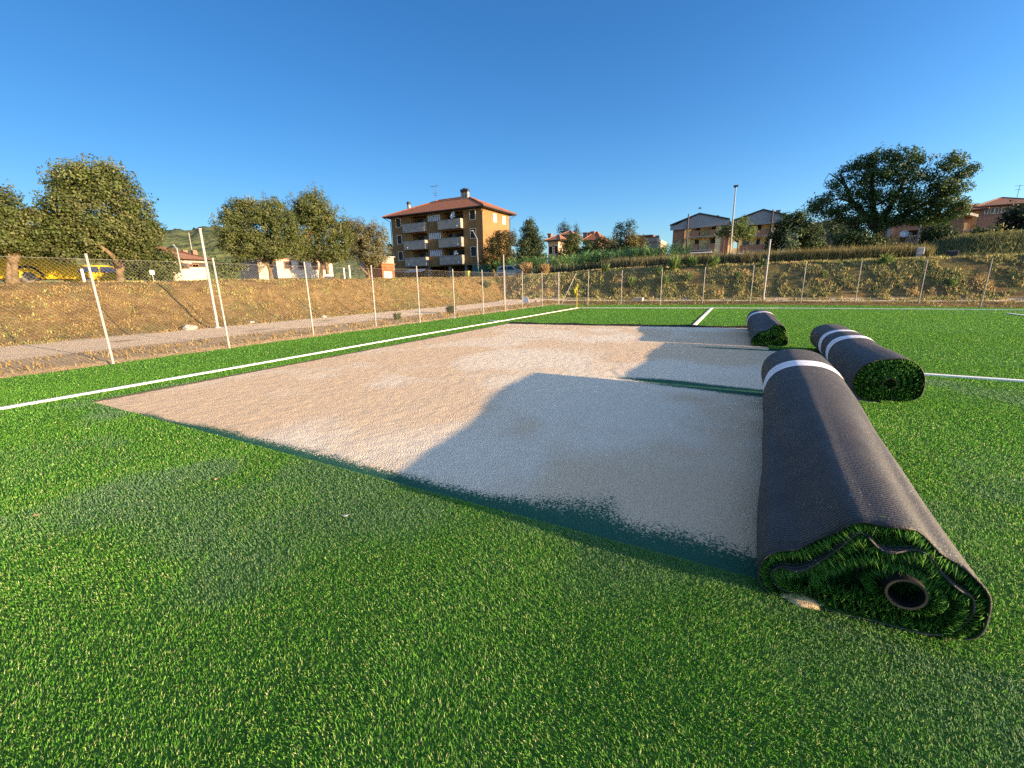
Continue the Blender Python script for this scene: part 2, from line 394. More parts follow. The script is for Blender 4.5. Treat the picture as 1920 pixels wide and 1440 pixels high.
# ---- exposed gravel bed
cx = np.arange(-8.35, 2.6, .03); cy = np.arange(2.15, 16.3, .03)
CX, CY = np.meshgrid(cx, cy)
wob = (fbm(CX, CY, 1.3, 41)-.5)
fin = fbm(CX, CY, 6, 47)
def band(d, wd): return np.clip(1-np.abs(d)/wd, 0, 1)
dn = CY-2.3                          # rubber infill left lying along the near edge
wn_ = np.interp(CX, [-8, -6.5, -4.2, -2.6, -2.0, -1.6, -1.1, -.7, -.5, -.2, .4, .9], [.05, .22, .30, .24, .26, .36, .55, .74, .42, .40, .38, .34])
inf = np.clip(1.15-dn/(wn_*(1+1.4*wob)), 0, 1)*S((CX+8)/2)
d1 = CY-(6.72-.02*CX-.09*(CX-.4)); w1 = np.interp(CX, [-2.2, -1, .45, 1], [.12, .36, .34, .34])
inf = np.maximum(inf, band(d1+.6*wob*.3, w1)*1.5*S((CX+2.5)/2.2))
d2 = CY-11.02+.08*wob; w2 = np.interp(CX, [-1.6, -.2, 1.6], [.04, .14, .16]); inf = np.maximum(inf, band(d2, w2)*1.4*S((CX+1.2)/.8))
inf = np.maximum(inf, .55*band(CY-11.3-.3*wob, .1)*S((-3-CX)/2)*S((CX+7)/1))
inf = np.maximum(inf, .34*np.exp(-np.maximum(dn, 0)/.4)*S((CX+8)/2)); inf = np.maximum(inf, .26*np.exp(-np.abs(d1)/.35)*S((CX+2.5)/2))
tan = np.clip(S((fbm(CX, CY, .5, 61)-.42)*5)*.9+.4*S((-4-CX)/3)-.5*S((.25-np.abs(CX+2.2+.25*(CY-6)))/.5), 0, 1)
gz = -.022+.008*(fbm(CX, CY, 3, 5)-.5)+.005*(vnoise(CX, CY, 9, 6)-.5)+.003*(vnoise(CX, CY, 15, 8)-.5)*(.4+1.2*fbm(CX, CY, .7, 9))+rng.normal(0, .0016, CX.shape)
for (a, b_, dep) in (((-1.9, 7.5), (-1.2, 6.4), .005), ((-2.6, 5.6), (-1.9, 6.2), .007), ((-2.7, 5.5), (-2.2, 5.5), .007), ((-1.9, 9.6), (-1.2, 9.9), .007)):
    ax, ay = a; dx, dy = b_[0]-ax, b_[1]-ay; t = np.clip(((CX-ax)*dx+(CY-ay)*dy)/(dx*dx+dy*dy), 0, 1)
    dd = np.hypot(CX-ax-t*dx, CY-ay-t*dy); gz = gz+dep*np.exp(-(dd/.06)**2)-dep*.6*np.exp(-((dd-.12)/.06)**2)
gv = bpy.data.materials.new('crushed_stone'); gv.use_nodes = True; nt = gv.node_tree; b = nt.nodes['Principled BSDF']
b.inputs['Roughness'].default_value = .9; b.inputs['Specular IOR Level'].default_value = .15
A = nt.nodes.new('ShaderNodeAttribute'); A.attribute_name = 'Col'; sp = nt.nodes.new('ShaderNodeSeparateColor'); nt.links.new(A.outputs['Color'], sp.inputs[0])
tc = nt.nodes.new('ShaderNodeTexCoord')
grain = RAMP(N(85, 4, .85).outputs[0], [(.3, (.45, .45, .45)), (.55, (1, 1, 1)), (.72, (1.15, 1.15, 1.15))])
cl = MIX(sp.outputs[1], (.74, .66, .50), (.66, .51, .325))
cl = MIX(1.0, cl, grain, 'MULTIPLY')
th = nt.nodes.new('ShaderNodeMath'); th.operation = 'ADD'; nt.links.new(sp.outputs[0], th.inputs[0])
nn = N(60, 5, .75); m2 = nt.nodes.new('ShaderNodeMath'); m2.operation = 'MULTIPLY_ADD'; m2.inputs[1].default_value = 2.4; m2.inputs[2].default_value = -1.2
nt.links.new(nn.outputs[0], m2.inputs[0]); nt.links.new(m2.outputs[0], th.inputs[1])
msk = RAMP(th.outputs[0], [(.44, (0, 0, 0)), (.54, (1, 1, 1))])
rub = RAMP(N(120, 3).outputs[0], [(.35, (.010, .066, .042)), (.7, (.030, .13, .082))])
cl = MIX(msk, cl, rub); nt.links.new(cl, b.inputs['Base Color'])
v1 = nt.nodes.new('ShaderNodeTexVoronoi'); v1.inputs['Scale'].default_value = 70; nt.links.new(tc.outputs['Object'], v1.inputs['Vector'])
bp = nt.nodes.new('ShaderNodeBump'); bp.inputs['Strength'].default_value = .8; bp.inputs['Distance'].default_value = .012; bp.invert = True
nt.links.new(v1.outputs['Distance'], bp.inputs['Height'])
bp2 = nt.nodes.new('ShaderNodeBump'); bp2.inputs['Strength'].default_value = .5; bp2.inputs['Distance'].default_value = .012
nt.links.new(N(26, 6, .75).outputs[0], bp2.inputs['Height']); nt.links.new(bp.outputs[0], bp2.inputs['Normal']); nt.links.new(bp2.outputs[0], b.inputs['Normal'])
nx_ = len(cx); ii = (np.arange(len(cy)-1)[:, None]*nx_+np.arange(nx_-1)[None]).ravel()
tag(mesh_np('gravel_bed', np.stack([CX, CY, gz], -1).reshape(-1, 3), np.full(len(ii), 4), np.stack([ii, ii+1, ii+nx_+1, ii+nx_], 1), gv,
    col=np.stack([inf, tan, wob], -1).reshape(-1, 3), smooth=True), kind='structure')

# ---- turf fibres, thinner and denser close by
def on_turf(x, y):
    hole = (x > HX0-.005) & (y > HY0-.01) & (y < np.interp(x, [p[0] for p in fe], [p[1] for p in fe])+.02)
    for (y0, y1, x0) in strips: hole &= ~((y > y0) & (y <= y1) & (x > x0))
    return (x > XL+.06*np.sin(y*2.3)+.04*np.sin(y*7)) & (y < np.interp(x, [p[0] for p in turf_back], [p[1] for p in turf_back])) & ~hole
ang0 = -YAW
def scatter(rmin, rmax, dens):
    n = int(dens*(radians(134)/2)*(rmax**2-rmin**2))
    r = np.sqrt(rng.uniform(rmin**2, rmax**2, n)); a = ang0+rng.uniform(-radians(67), radians(67), n)
    x, y = r*np.sin(a), r*np.cos(a); k = on_turf(x, y); return x[k], y[k], r[k]
X_, Y_, R_ = [], [], []
for (r0, r1, dn_) in ((.55, 1.6, 21000), (1.6, 2.4, 19000), (2.4, 3.4, 14000), (3.4, 5, 9500), (5, 7.5, 5000), (7.5, 11, 2600), (11, 17, 1300), (17, 25, 550), (25, 37, 220)):
    x, y, r = scatter(r0, r1, dn_); X_.append(x); Y_.append(y); R_.append(r)
X_, Y_, R_ = map(np.concatenate, (X_, Y_, R_))
tuft = rng.normal(0, .004, (2, len(X_)))
ok = ~near_line(X_, Y_); X_, Y_, R_ = X_[ok], Y_[ok], R_[ok]; n = len(X_)
hgt = rng.uniform(.012, .027, n)*(1-.25*fbm(X_, Y_, 2.2, 71))
wd = np.clip(.0012*R_, .0031, .036)*rng.uniform(.75, 1.25, n)
lean_a = 2*pi*fbm(X_, Y_, 1.1, 81)*1.6+rng.normal(0, 1.1, n); lean = np.abs(rng.normal(.28, .25, n))+.25*vnoise(X_, Y_, 3.3, 90)
D_ = np.stack([np.cos(lean_a)*lean, np.sin(lean_a)*lean, np.ones(n)], 1); D_ /= np.linalg.norm(D_, axis=1)[:, None]; D_ *= hgt[:, None]
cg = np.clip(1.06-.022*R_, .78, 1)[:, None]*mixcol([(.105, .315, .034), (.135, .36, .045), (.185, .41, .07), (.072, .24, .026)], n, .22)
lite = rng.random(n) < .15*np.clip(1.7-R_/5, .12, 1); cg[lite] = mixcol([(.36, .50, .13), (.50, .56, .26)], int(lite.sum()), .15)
dust = S((fbm(X_, Y_, .85, 101)-.50)*6)*.7*(R_ < 9); dust = np.maximum(dust, .75*np.exp(-((Y_-2.06-.05*np.sin(X_*5))/.10)**2)*S((X_+.2)/.8)*(Y_ < 2.32))
dust = (dust*(rng.random(n) < .85))[:, None]
cg = cg*(1-dust)+np.array([.17, .28, .19])*dust*rng.uniform(.6, 1.3, (n, 1))
bend = np.stack([np.cos(lean_a), np.sin(lean_a), np.zeros(n)], 1)*(-.15*hgt)[:, None]
tag(blades('grass', np.stack([X_, Y_, np.full(n, -.001)], 1), D_, wd, cg, TURFM, bend=bend), kind='stuff')

# ================================================================== rolls of turf
def smooth_pts(P, per=6):
    P = np.asarray(P, float); out = []
    for k in range(len(P)-1):
        p0, p1, p2, p3 = P[max(k-1, 0)], P[k], P[k+1], P[min(k+2, len(P)-1)]
        for j in range(per):
            t = j/per; out.append(.5*((2*p1)+(-p0+p2)*t+(2*p0-5*p1+4*p2-p3)*t*t+(-p0+3*p1-3*p2+p3)*t**3))
    out.append(P[-1]); return np.array(out)
bk = bpy.data.materials.new('latex_backing'); bk.use_nodes = True; nt = bk.node_tree; b = nt.nodes['Principled BSDF']
tc = nt.nodes.new('ShaderNodeTexCoord'); b.inputs['Sheen Weight'].default_value = .05; b.inputs['Sheen Roughness'].default_value = .45; b.inputs['Sheen Tint'].default_value = (1, .96, .9, 1); b.inputs['Roughness'].default_value = .6; b.inputs['Specular IOR Level'].default_value = .5
base = RAMP(N(3.0, 4).outputs[0], [(.35, (.012, .0122, .0135)), (.7, (.036, .035, .034))])
spk = RAMP(N(95, 2, .5).outputs[0], [(.675, (0, 0, 0)), (.71, (1, 1, 1))])
pat = RAMP(N(2.2, 3).outputs[0], [(.42, (.05, .05, .05)), (.62, (.9, .9, .9))])
fk = nt.nodes.new('ShaderNodeMath'); fk.operation = 'MULTIPLY'; nt.links.new(spk, fk.inputs[0]); nt.links.new(pat, fk.inputs[1])
cc = MIX(fk.outputs[0], base, (.62, .60, .57)); nt.links.new(cc, b.inputs['Base Color'])
wv = nt.nodes.new('ShaderNodeTexWave'); wv.bands_direction = 'Y'; wv.inputs['Scale'].default_value = 14; wv.inputs['Distortion'].default_value = .8; wv.inputs['Detail'].default_value = 1
nt.links.new(tc.outputs['Object'], wv.inputs['Vector'])
bp = nt.nodes.new('ShaderNodeBump'); bp.inputs['Strength'].default_value = 1; bp.inputs['Distance'].default_value = .0055
ad = nt.nodes.new('ShaderNodeMath'); ad.operation = 'ADD'; nt.links.new(wv.outputs['Fac'], ad.inputs[0]); nt.links.new(N(90, 3).outputs[0], ad.inputs[1])
nt.links.new(ad.outputs[0], bp.inputs['Height']); nt.links.new(bp.outputs[0], b.inputs['Normal'])
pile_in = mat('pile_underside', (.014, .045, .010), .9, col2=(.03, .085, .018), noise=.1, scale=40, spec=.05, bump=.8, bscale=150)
tube_m = mat('core_plastic', (.008, .008, .009), .6, col2=(.02, .019, .018), noise=.1, scale=9)
dustrim = mat('dusty_plastic', (.12, .09, .055), .9, col2=(.03, .027, .024), noise=.1, scale=14)

def make_roll(label, near, n1, cen, y0, y1, far, core, bands, group, blade_n, stick=.05, seed=1, recess=9999):
    """near: spiral (x, z) at the near end, the first n1 control points are the outer turn; far: (cx, half width, height)"""
    SPL = smooth_pts(near, 6); n1s = (n1-1)*6+1; c0 = np.array(cen)
    o = SPL[:n1s]-c0; th = np.unwrap(np.arctan2(o[:, 1], o[:, 0])); rr = np.hypot(o[:, 0], o[:, 1])
    ths = np.mod(th, 2*pi); k = np.argsort(ths); tt = np.concatenate([ths[k]-2*pi, ths[k], ths[k]+2*pi]); rt = np.tile(rr[k], 3)
    a_ = SPL-c0; A = np.mod(np.arctan2(a_[:, 1], a_[:, 0]), 2*pi); s_ = np.hypot(a_[:, 0], a_[:, 1])/np.interp(A, tt, rt)
    fcx, fw_, fh = far; ex = 2.35
    rf = (np.abs(np.cos(A)/fw_)**ex+np.abs(np.sin(A)/(fh/2))**ex)**(-1/ex)
    FAR = np.stack([fcx+s_*rf*np.cos(A), fh/2+s_*rf*np.sin(A)], 1)
    FAR[:, 1] = np.maximum(FAR[:, 1], -.018); SPN = SPL.copy()
    ys = np.concatenate([np.linspace(y0, y0+.4, 9)[:-1], np.linspace(y0+.4, y1, 42)])
    def sect(y):
        t = float(S((y-y0)/(y1-y0)*1.05))**.8
        P = SPN*(1-t)+FAR*t
        env = 4*t*(1-t)+.15
        wx = .014*env*sin(1.9*y+seed)+.006*env*sin(5.3*y+2*seed); wz = .012*env*sin(2.3*y+2.1*seed)
        P = P.copy(); h = np.clip(P[:, 1]/.3, 0, 1); P[:, 0] += wx*(1-.5*h); P[:, 1] += wz*h
        return P
    root = empty('turf_roll', (near[0][0], (y0+y1)/2, 0), label, 'turf roll', group)
    off = np.array(root.location)
    n = len(SPL); V = []; 
    for y in ys:
        P = sect(y); T = np.gradient(P, axis=0); T /= np.maximum(np.linalg.norm(T, axis=1), 1e-6)[:, None]
        IN = np.stack([-T[:, 1], T[:, 0]], 1); Q = P+IN*.009
        jy = (.055*S((np.arange(n)-recess)/14) if y < y0+.02 else .03*S((np.arange(n)-recess)/14)*(y < y0+.15))+.012*np.sin(np.arange(n)*.21+seed)*(1 if y == ys[0] else 0)+.006*np.sin(np.arange(n)*.53)*(1 if y == ys[0] else 0)
        V.append(np.stack([P[:, 0], y+np.zeros(n)+jy, P[:, 1]], 1)); V.append(np.stack([Q[:, 0], y+np.zeros(n)+jy, Q[:, 1]], 1))
    V = np.concatenate(V); F = []; mi = []
    for k in range(len(ys)-1):
        a = 2*k*n; c_ = 2*(k+1)*n
        for i in range(n-1):
            F.append((a+i, a+i+1, c_+i+1, c_+i)); mi.append(0)
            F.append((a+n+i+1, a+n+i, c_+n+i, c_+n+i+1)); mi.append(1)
    for k, sgn in ((0, 1), (len(ys)-1, -1)):
        a = 2*k*n
        for i in range(n-1):
            F.append((a+i, a+n+i, a+n+i+1, a+i+1) if sgn > 0 else (a+i, a+i+1, a+n+i+1, a+n+i)); mi.append(0)
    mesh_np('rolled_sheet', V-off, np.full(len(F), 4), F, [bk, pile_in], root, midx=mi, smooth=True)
    # packed pile seen at the ends
    for y in (y0+.11, y1-.05):
        P = sect(y)[:n1s]; c_ = P.mean(0); mb = MB()
        mb.face([(c_[0]+(p[0]-c_[0])*.965, y, c_[1]+(p[1]-c_[1])*.965) for p in P[::3]])
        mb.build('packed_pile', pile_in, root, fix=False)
    # fibres standing out between the turns at the end
    P = sect(y0); T = np.gradient(P, axis=0); L = np.linalg.norm(T, axis=1); T = T/np.maximum(L, 1e-6)[:, None]
    IN = np.stack([-T[:, 1], T[:, 0]], 1); m = blade_n
    i = rng.choice(n, m, p=L/L.sum()); dy = np.abs(rng.normal(0, .035, m))
    Bp = np.stack([P[i, 0]+IN[i, 0]*.008, y0+.006+dy, P[i, 1]+IN[i, 1]*.008], 1)
    D = np.stack([IN[i, 0], -np.abs(rng.normal(.35, .35, m)), IN[i, 1]], 1)+rng.normal(0, .3, (m, 3))
    D /= np.linalg.norm(D, axis=1)[:, None]; D *= rng.uniform(.03, .065, (m, 1))
    m2 = int(m*.9); q_ = sect(y0+.1); rad = np.sqrt(rng.random(m2)); jj = rng.integers(0, n1s, m2); cc_ = q_[:n1s].mean(0)
    b2 = cc_+(q_[jj]-cc_)*rad[:, None]*.95; B2 = np.stack([b2[:, 0], y0+.10-rng.random(m2)*.05, b2[:, 1]], 1)
    D2 = np.stack([rng.normal(0, .5, m2), -np.ones(m2), rng.normal(-.1, .5, m2)], 1); D2 /= np.linalg.norm(D2, axis=1)[:, None]; D2 *= rng.uniform(.03, .06, (m2, 1))
    B_ = np.concatenate([Bp, B2]); D_ = np.concatenate([D, D2]); k = B_[:, 2] > -.01; B_, D_ = B_[k], D_[k]
    d_ = float(np.hypot(*(B_.mean(0)[:2])))
    blades('pile_fibres', B_, D_, np.clip(.0015*d_, .004, .02)*rng.uniform(.7, 1.2, len(B_)), mixcol([(.055, .17, .026), (.09, .26, .04), (.15, .32, .06)], len(B_), .25), TURFM, root)
    # core tube
    (kx, kz, kr) = core; t = MB(); ang = [2*pi*j/28 for j in range(28)]
    fx, fz = fcx, fh/2
    for (ya, yb) in ((y0-stick, y0+1.2),):
        for j in range(28):
            a, b_ = ang[j], ang[(j+1) % 28]
            for r, fl in ((kr, 1), (kr*.86, -1)):
                p = [(kx+r*cos(a), ya, kz+r*sin(a)), (kx+r*cos(b_), ya, kz+r*sin(b_)), (kx+r*cos(b_), yb, kz+r*sin(b_)), (kx+r*cos(a), yb, kz+r*sin(a))]
                t.face(p if fl > 0 else p[::-1], 0)
            t.face([(kx+kr*.86*cos(a), ya, kz+kr*.86*sin(a)), (kx+kr*.86*cos(b_), ya, kz+kr*.86*sin(b_)), (kx+kr*cos(b_), ya, kz+kr*sin(b_)), (kx+kr*cos(a), ya, kz+kr*sin(a))], 1)
    t.face([(kx+kr*.9*cos(a), y0+1.0, kz+kr*.9*sin(a)) for a in ang], 0)
    t.build('core_tube', [tube_m, dustrim], root, fix=False)
    for (ya, yb) in bands:
        rows = []
        for y in np.linspace(ya, yb, 4):
            P = sect(y)[:n1s-3]; T = np.gradient(P, axis=0); T /= np.maximum(np.linalg.norm(T, axis=1), 1e-6)[:, None]
            Q = P+np.stack([T[:, 1], -T[:, 0]], 1)*.004; rows.append(np.stack([Q[:, 0], np.full(len(Q), y), Q[:, 1]], 1))
        nn_ = len(rows[0]); VV = np.concatenate(rows); FF = [(k*nn_+i, k*nn_+i+1, (k+1)*nn_+i+1, (k+1)*nn_+i) for k in range(3) for i in range(nn_-1)]
        mesh_np('white_stripe', VV-off, np.full(len(FF), 4), FF, band_m, root, smooth=True)
    return root
band_m = mat('white_seam', (.72, .73, .74), .8, col2=(.84, .84, .83), noise=.05, scale=8, bump=.3, bscale=300)
n1 = [(.93, 0), (1.0, .035), (1.037, .12), (1.022, .27), (.94, .365), (.865, .405), (.79, .478), (.732, .503), (.634, .496), (.547, .478), (.461, .376), (.372, .292), (.296, .258), (.235, .21), (.212, .13), (.228, .04), (.29, -.018)]
n2 = [(.45, .0), (.65, .005), (.85, .012), (.965, .055), (.992, .15), (.982, .238), (.93, .275), (.881, .314), (.839, .373), (.786, .403), (.701, .380), (.655, .381), (.619, .415), (.591, .424), (.556, .410), (.473, .275), (.384, .184), (.307, .163), (.268, .114), (.29, .05), (.36, .03)]
n3 = [(.5, .045), (.7, .05), (.86, .085), (.925, .17), (.89, .25), (.81, .31), (.72, .325), (.61, .335), (.52, .265), (.44, .17), (.42, .105), (.5, .075)]
n4 = [(.66, .09), (.8, .115), (.865, .19), (.83, .27), (.74, .305), (.65, .27), (.61, .19), (.66, .13)]
make_roll('nearest and largest roll of artificial turf, black backing outside, sagging open at its near end', n1+n2+n3+n4, len(n1), (.64, .24), 2.2, 6.7, (.755, .385, .63), (.757, .215, .072), [(5.46, 5.80)], 'rolls of turf lifted off the gravel', 9000, recess=(len(n1)+len(n2)-2)*6)
def coil(outer, cen, turns):
    outer = np.array(outer, float); cen = np.array(cen); P = list(outer)
    for k in range(1, turns):
        s = 1-.8*k/turns
        for p in outer: P.append(cen+(p-cen)*(s+.02*sin(9*p[0]+k)))
    return [tuple(p) for p in P]
o2 = [(1.95, 0), (2.06, .05), (2.12, .15), (2.112, .33), (2.04, .47), (1.92, .555), (1.74, .545), (1.60, .51), (1.50, .44), (1.43, .31), (1.42, .2), (1.45, .08), (1.56, -.01), (1.75, -.005)]
make_roll('roll of turf with two white stripes, lying between the nearest and farthest rolls', coil(o2, (1.79, .225), 5), len(o2), (1.78, .27), 6.80, 11.5, (1.86, .36, .56), (1.79, .225, .075), [(8.95, 9.27), (9.9, 10.22)], 'rolls of turf lifted off the gravel', 4500, .01, 2, len(o2)*6)
o3 = [(.98, -.005), (1.08, .03), (1.115, .1), (1.10, .2), (1.045, .27), (1.05, .37), (.98, .475), (.88, .515), (.80, .50), (.72, .40), (.62, .355), (.50, .335), (.42, .24), (.36, .12), (.38, .02), (.5, -.01), (.7, -.01)]
make_roll('small-looking farthest roll of turf with one white stripe and a ragged near end', coil(o3, (.78, .2), 5), len(o3), (.76, .22), 11.62, 15.8, (.66, .38, .60), (.78, .22, .06), [(14.6, 14.95)], 'rolls of turf lifted off the gravel', 2600, .0, 3, len(o3)*6)
# sand spilled beside the nearest roll
p = on_z(1506, 1122, .02); sm = mat('sand', (.50, .36, .19), .95, col2=(.62, .48, .28), noise=.1, scale=60, bump=.6, bscale=200)
b_ = MB(); b_.blob((p[0], p[1], .008), .07, 4, 0, (1.2, .6, .25), 3, .35); tag(b_.build('sand_spill', sm, smooth=True), kind='stuff')

# ================================================================== fences
galv = mat('galvanised_steel', (.28, .28, .275), .7, col2=(.36, .36, .35), noise=.1, scale=12, spec=.15)
wirem = mat('fence_wire', (.19, .18, .165), .7, spec=.15)
def fence(label, feet, hgt, mesh_h, spacing=.075, rw=.0011, lean=None):
    c0 = feet[0]; root = empty('chain_link_fence', (c0[0], c0[1], 0), label, 'fence')
    gz_ = [float(ground_z(x-.3, y)) if y < 29 else float(ground_z(x, y+.4)) for x, y in feet]; gz_ = [max(-.02, min(.12, g)) for g in gz_]
    for (x, y), g in zip(feet, gz_):
        pm = MB(); h = hgt+random.uniform(-.03, .03); dx, dy = random.uniform(-.02, .02), random.uniform(-.02, .02)
        pm.tube([(x, y, g-.1), (x+dx, y+dy, g+h)], .022, 8); pm.tube([(x+dx, y+dy, g+h), (x+dx, y+dy, g+h+.02)], .026, 8); pm.build('post', galv, root)
    V, F = [], []
    def prism(a, b):
        t = (b-a)/np.linalg.norm(b-a); s1 = np.cross(t, (0, 0, 1.)); ln = np.linalg.norm(s1)
        s1 = s1/ln if ln > .05 else np.array([1., 0, 0]); s2 = np.cross(t, s1); i = len(V)
        for p in (a, b):
            for k in range(3): V.append(p+rw*(s1*cos(2.094*k)+s2*sin(2.094*k)))
        for k in range(3): F.append((i+k, i+(k+1) % 3, i+3+(k+1) % 3, i+3+k))
    for (A, B, g0, g1) in zip(feet[:-1], feet[1:], gz_[:-1], gz_[1:]):
        A = np.array([A[0]-.03, A[1], g0+.03]); B = np.array([B[0]-.03, B[1], g1+.03]); Ln = hypot(B[0]-A[0], B[1]-A[1]); k = -mesh_h
        while k < Ln:
            for sg in (1, -1):
                s0, s1 = (k, k+mesh_h) if sg > 0 else (k+mesh_h, k)
                # clip the diagonal to the bay
                t0, t1 = 0., 1.
                for lo in (True, False):
                    den = s1-s0
                    if lo: tc_ = (0-s0)/den
                    else: tc_ = (Ln-s0)/den
                    if (den > 0) == lo: t0 = max(t0, tc_)
                    else: t1 = min(t1, tc_)
                if t1-t0 > .01:
                    P = lambda t: A+(B-A)*((s0+(s1-s0)*t)/Ln)+np.array([.004*sg, 0, mesh_h*t])
                    prism(P(t0), P(t1))
            k += spacing
    if len(V): mesh_np('wire_mesh', np.array(V)-np.array(root.location), np.full(len(F), 4), F, wirem, root)
    t = MB()
    for hh in (mesh_h+.03,):
        t.tube([(x-.03, y, g+hh) for (x, y), g in zip(feet, gz_)], .0028, 5)
    t.build('tension_wire', wirem, root); return root, gz_
Lf = [(-12.15, -1.2), (-12.1, 1.4), (-12.07, 3.9), (-12.28, 6.46), (-12.43, 9.23), (-12.5, 12.1), (-12.1, 14.25), (-11.9, 16.54), (-11.82, 19.03), (-11.75, 21.3), (-11.95, 23.9), (-11.8, 26.6), (-11.6, 29.0)]
fence('galvanised chain link fence along the dry bank on the left side of the pitch', Lf, 2.3, 2.16)
Bf = [(-11.6, 29.15), (-9.53, 29.5), (-7.3, 30.05), (-4.69, 30.3), (-2.13, 31.2), (.66, 31.5), (3.42, 31.8), (6.14, 32.0), (8.77, 31.2), (10.66, 29.6), (13.2, 28.6)]
br, bgz = fence('chain link fence across the far end of the pitch before the green bank', Bf, 2.32, 2.16, .09, .0010)
s_ = MB(); s_.tube([(-11.4, 29.2, .05), (-10.75, 30.4, 2.25)], .024, 8); s_.build('brace', galv, br)
# tall ball-net poles
for px, py, tx, ty, X, lab in ((409, 618, 376, 430, -17.75, 'tall bare net pole beside the track, left of the other two'), (946, 572, 942, 478, -15.5, 'tall net pole near the far left corner, in front of the silver car')):
    p = on_x(px, py, X); z0 = float(ground_z(p[0], p[1])); D = hypot(p[0], p[1]); tz = at_d(tx, ty, D)[2]
    m = MB(); m.tube([(p[0], p[1], z0-.1), (p[0], p[1], tz)], [.047, .042], 10)
    m.tube([(p[0], p[1], tz), (p[0], p[1], tz+.03)], .06, 10); m.tube([(p[0], p[1], z0), (p[0], p[1], z0+.04)], .11, 10)
    tag(m.build('net_pole', galv), lab, 'pole', 'tall net poles behind the fences')
p = on_z(1431, 560, .2); p = at_d(1431, 560, 33.4); tz = at_d(1442, 450, hypot(p[0], p[1]))[2]
m = MB(); m.tube([(p[0], p[1], 0), (p[0], p[1], tz)], [.065, .058], 10); m.tube([(p[0], p[1], tz), (p[0], p[1], tz+.03)], .064, 10); m.tube([(p[0], p[1], 0), (p[0], p[1], p[2]+.06)], .11, 10)
tag(m.build('net_pole', galv), 'tall net pole at the foot of the green bank behind the far fence', 'pole', 'tall net poles behind the fences')

# ================================================================== corner flag
yel = mat('flag_yellow', (.46, .46, .02), .7, noise=.12, scale=20); ypole = mat('pole_yellow', (.46, .38, .04), .8)
fp = (-8.93, 25.45); fr = empty('corner_flag', (fp[0], fp[1], 0), 'small yellow corner flag hanging limp at the far left corner', 'flag')
m = MB(); m.tube([(fp[0], fp[1], 0), (fp[0], fp[1], 1.5)], .018, 8); m.tube([(fp[0], fp[1], 0), (fp[0], fp[1], .04)], .06, 10); m.build('pole', ypole, fr)
m = MB(); K = 9; J = 7
pt = lambda a, c_: (fp[0]-.01-.16*a*(1-.35*c_)-.10*a*c_, fp[1]+.05*sin(a*5+c_*2.5), 1.48-.40*c_-.38*a-.1*a*c_)
for i in range(K):
    for j in range(J):
        m.face([pt(i/K, j/J), pt((i+1)/K, j/J), pt((i+1)/K, (j+1)/J), pt(i/K, (j+1)/J)])
o = m.build('flag_cloth', yel, fr, smooth=True, fix=False); sfy = o.modifiers.new('t', 'SOLIDIFY'); sfy.thickness = .003

# ================================================================== loose things on the ground
stone_m = mat('pale_stone', (.33, .29, .24), .9, col2=(.42, .38, .33), noise=.1, scale=6, bump=.6, bscale=12)
conc = mat('concrete', (.36, .34, .31), .9, col2=(.46, .44, .40), noise=.1, scale=5, bump=.3)
for k, (px, py, X, r, lab) in enumerate(((356, 612, -18.3, .22, 'large white stone at the foot of the bank beside the tall pole'),
        (606, 592, -18.2, .13, 'pale stone at the foot of the dry bank behind the third fence post'),
        (1008, 567, -14.2, .2, 'flat pale stone on the track near the far left corner'),
        (470, 602, -18.6, .12, 'small pale stone on the lower bank between two fence posts'))):
    p = on_x(px, py, X); z = float(ground_z(p[0], p[1])); m = MB(); m.blob((p[0], p[1], z+r*.3), r, k+3, 0, (1.3, .9, .6), 2, .35)
    tag(m.build('stone', stone_m, smooth=False), lab, 'stone', 'loose pale stones by the track')
p = at_d(1198, 562, 33.3); m = MB(); zz = float(ground_z(p[0], p[1])); m.box(p[0]-.35, p[0]+.3, p[1]-.2, p[1]+.25, zz-.05, zz+.22)
tag(m.build('concrete_block', conc, bevel=.02), 'grey concrete block lying at the foot of the back bank', 'block')
p = on_x(986, 562, -14.6); m = MB(); z = float(ground_z(p[0], p[1])); P0 = Vector((p[0], p[1], z))
m.hexa([P0+Vector(v) for v in ((-.25, 0, 0), (.35, -.1, 0), (.36, -.07, 0), (-.24, .03, 0), (-.55, .35, .42), (.0, .3, .44), (.01, .33, .45), (-.54, .38, .43))])
tag(m.build('white_board', mat('white_board', (.62, .60, .55), .6, noise=.05)), 'white board leaning on the bank near the far left corner', 'board')
lf = mat('dead_leaf', (.42, .26, .12), .8); pap = mat('paper', (.45, .43, .40), .9)
for (px, py, mm, nm, lab, cat) in ((407, 898, lf, 'dry_leaf', 'small dry brown leaf on the turf left of the gravel', 'leaf'), (70, 966, lf, 'dry_leaf', 'dry orange leaf on the turf near the left edge', 'leaf'), (648, 968, pap, 'paper_scrap', 'tiny white scrap of paper on the turf', 'scrap')):
    p = on_z(px, py, .035); m = MB(); r = .018; hh = [random.uniform(0, .012) for _ in range(7)]
    ring = [(p[0]+r*(1.5 if k % 3 else 1)*cos(k*.9), p[1]+r*sin(k*.9)*1.1, p[2]+hh[k]) for k in range(7)]
    for k in range(7): m.face([(p[0], p[1], p[2]+.008), ring[k], ring[(k+1) % 7]])
    tag(m.build(nm, mm, fix=False), lab, cat)

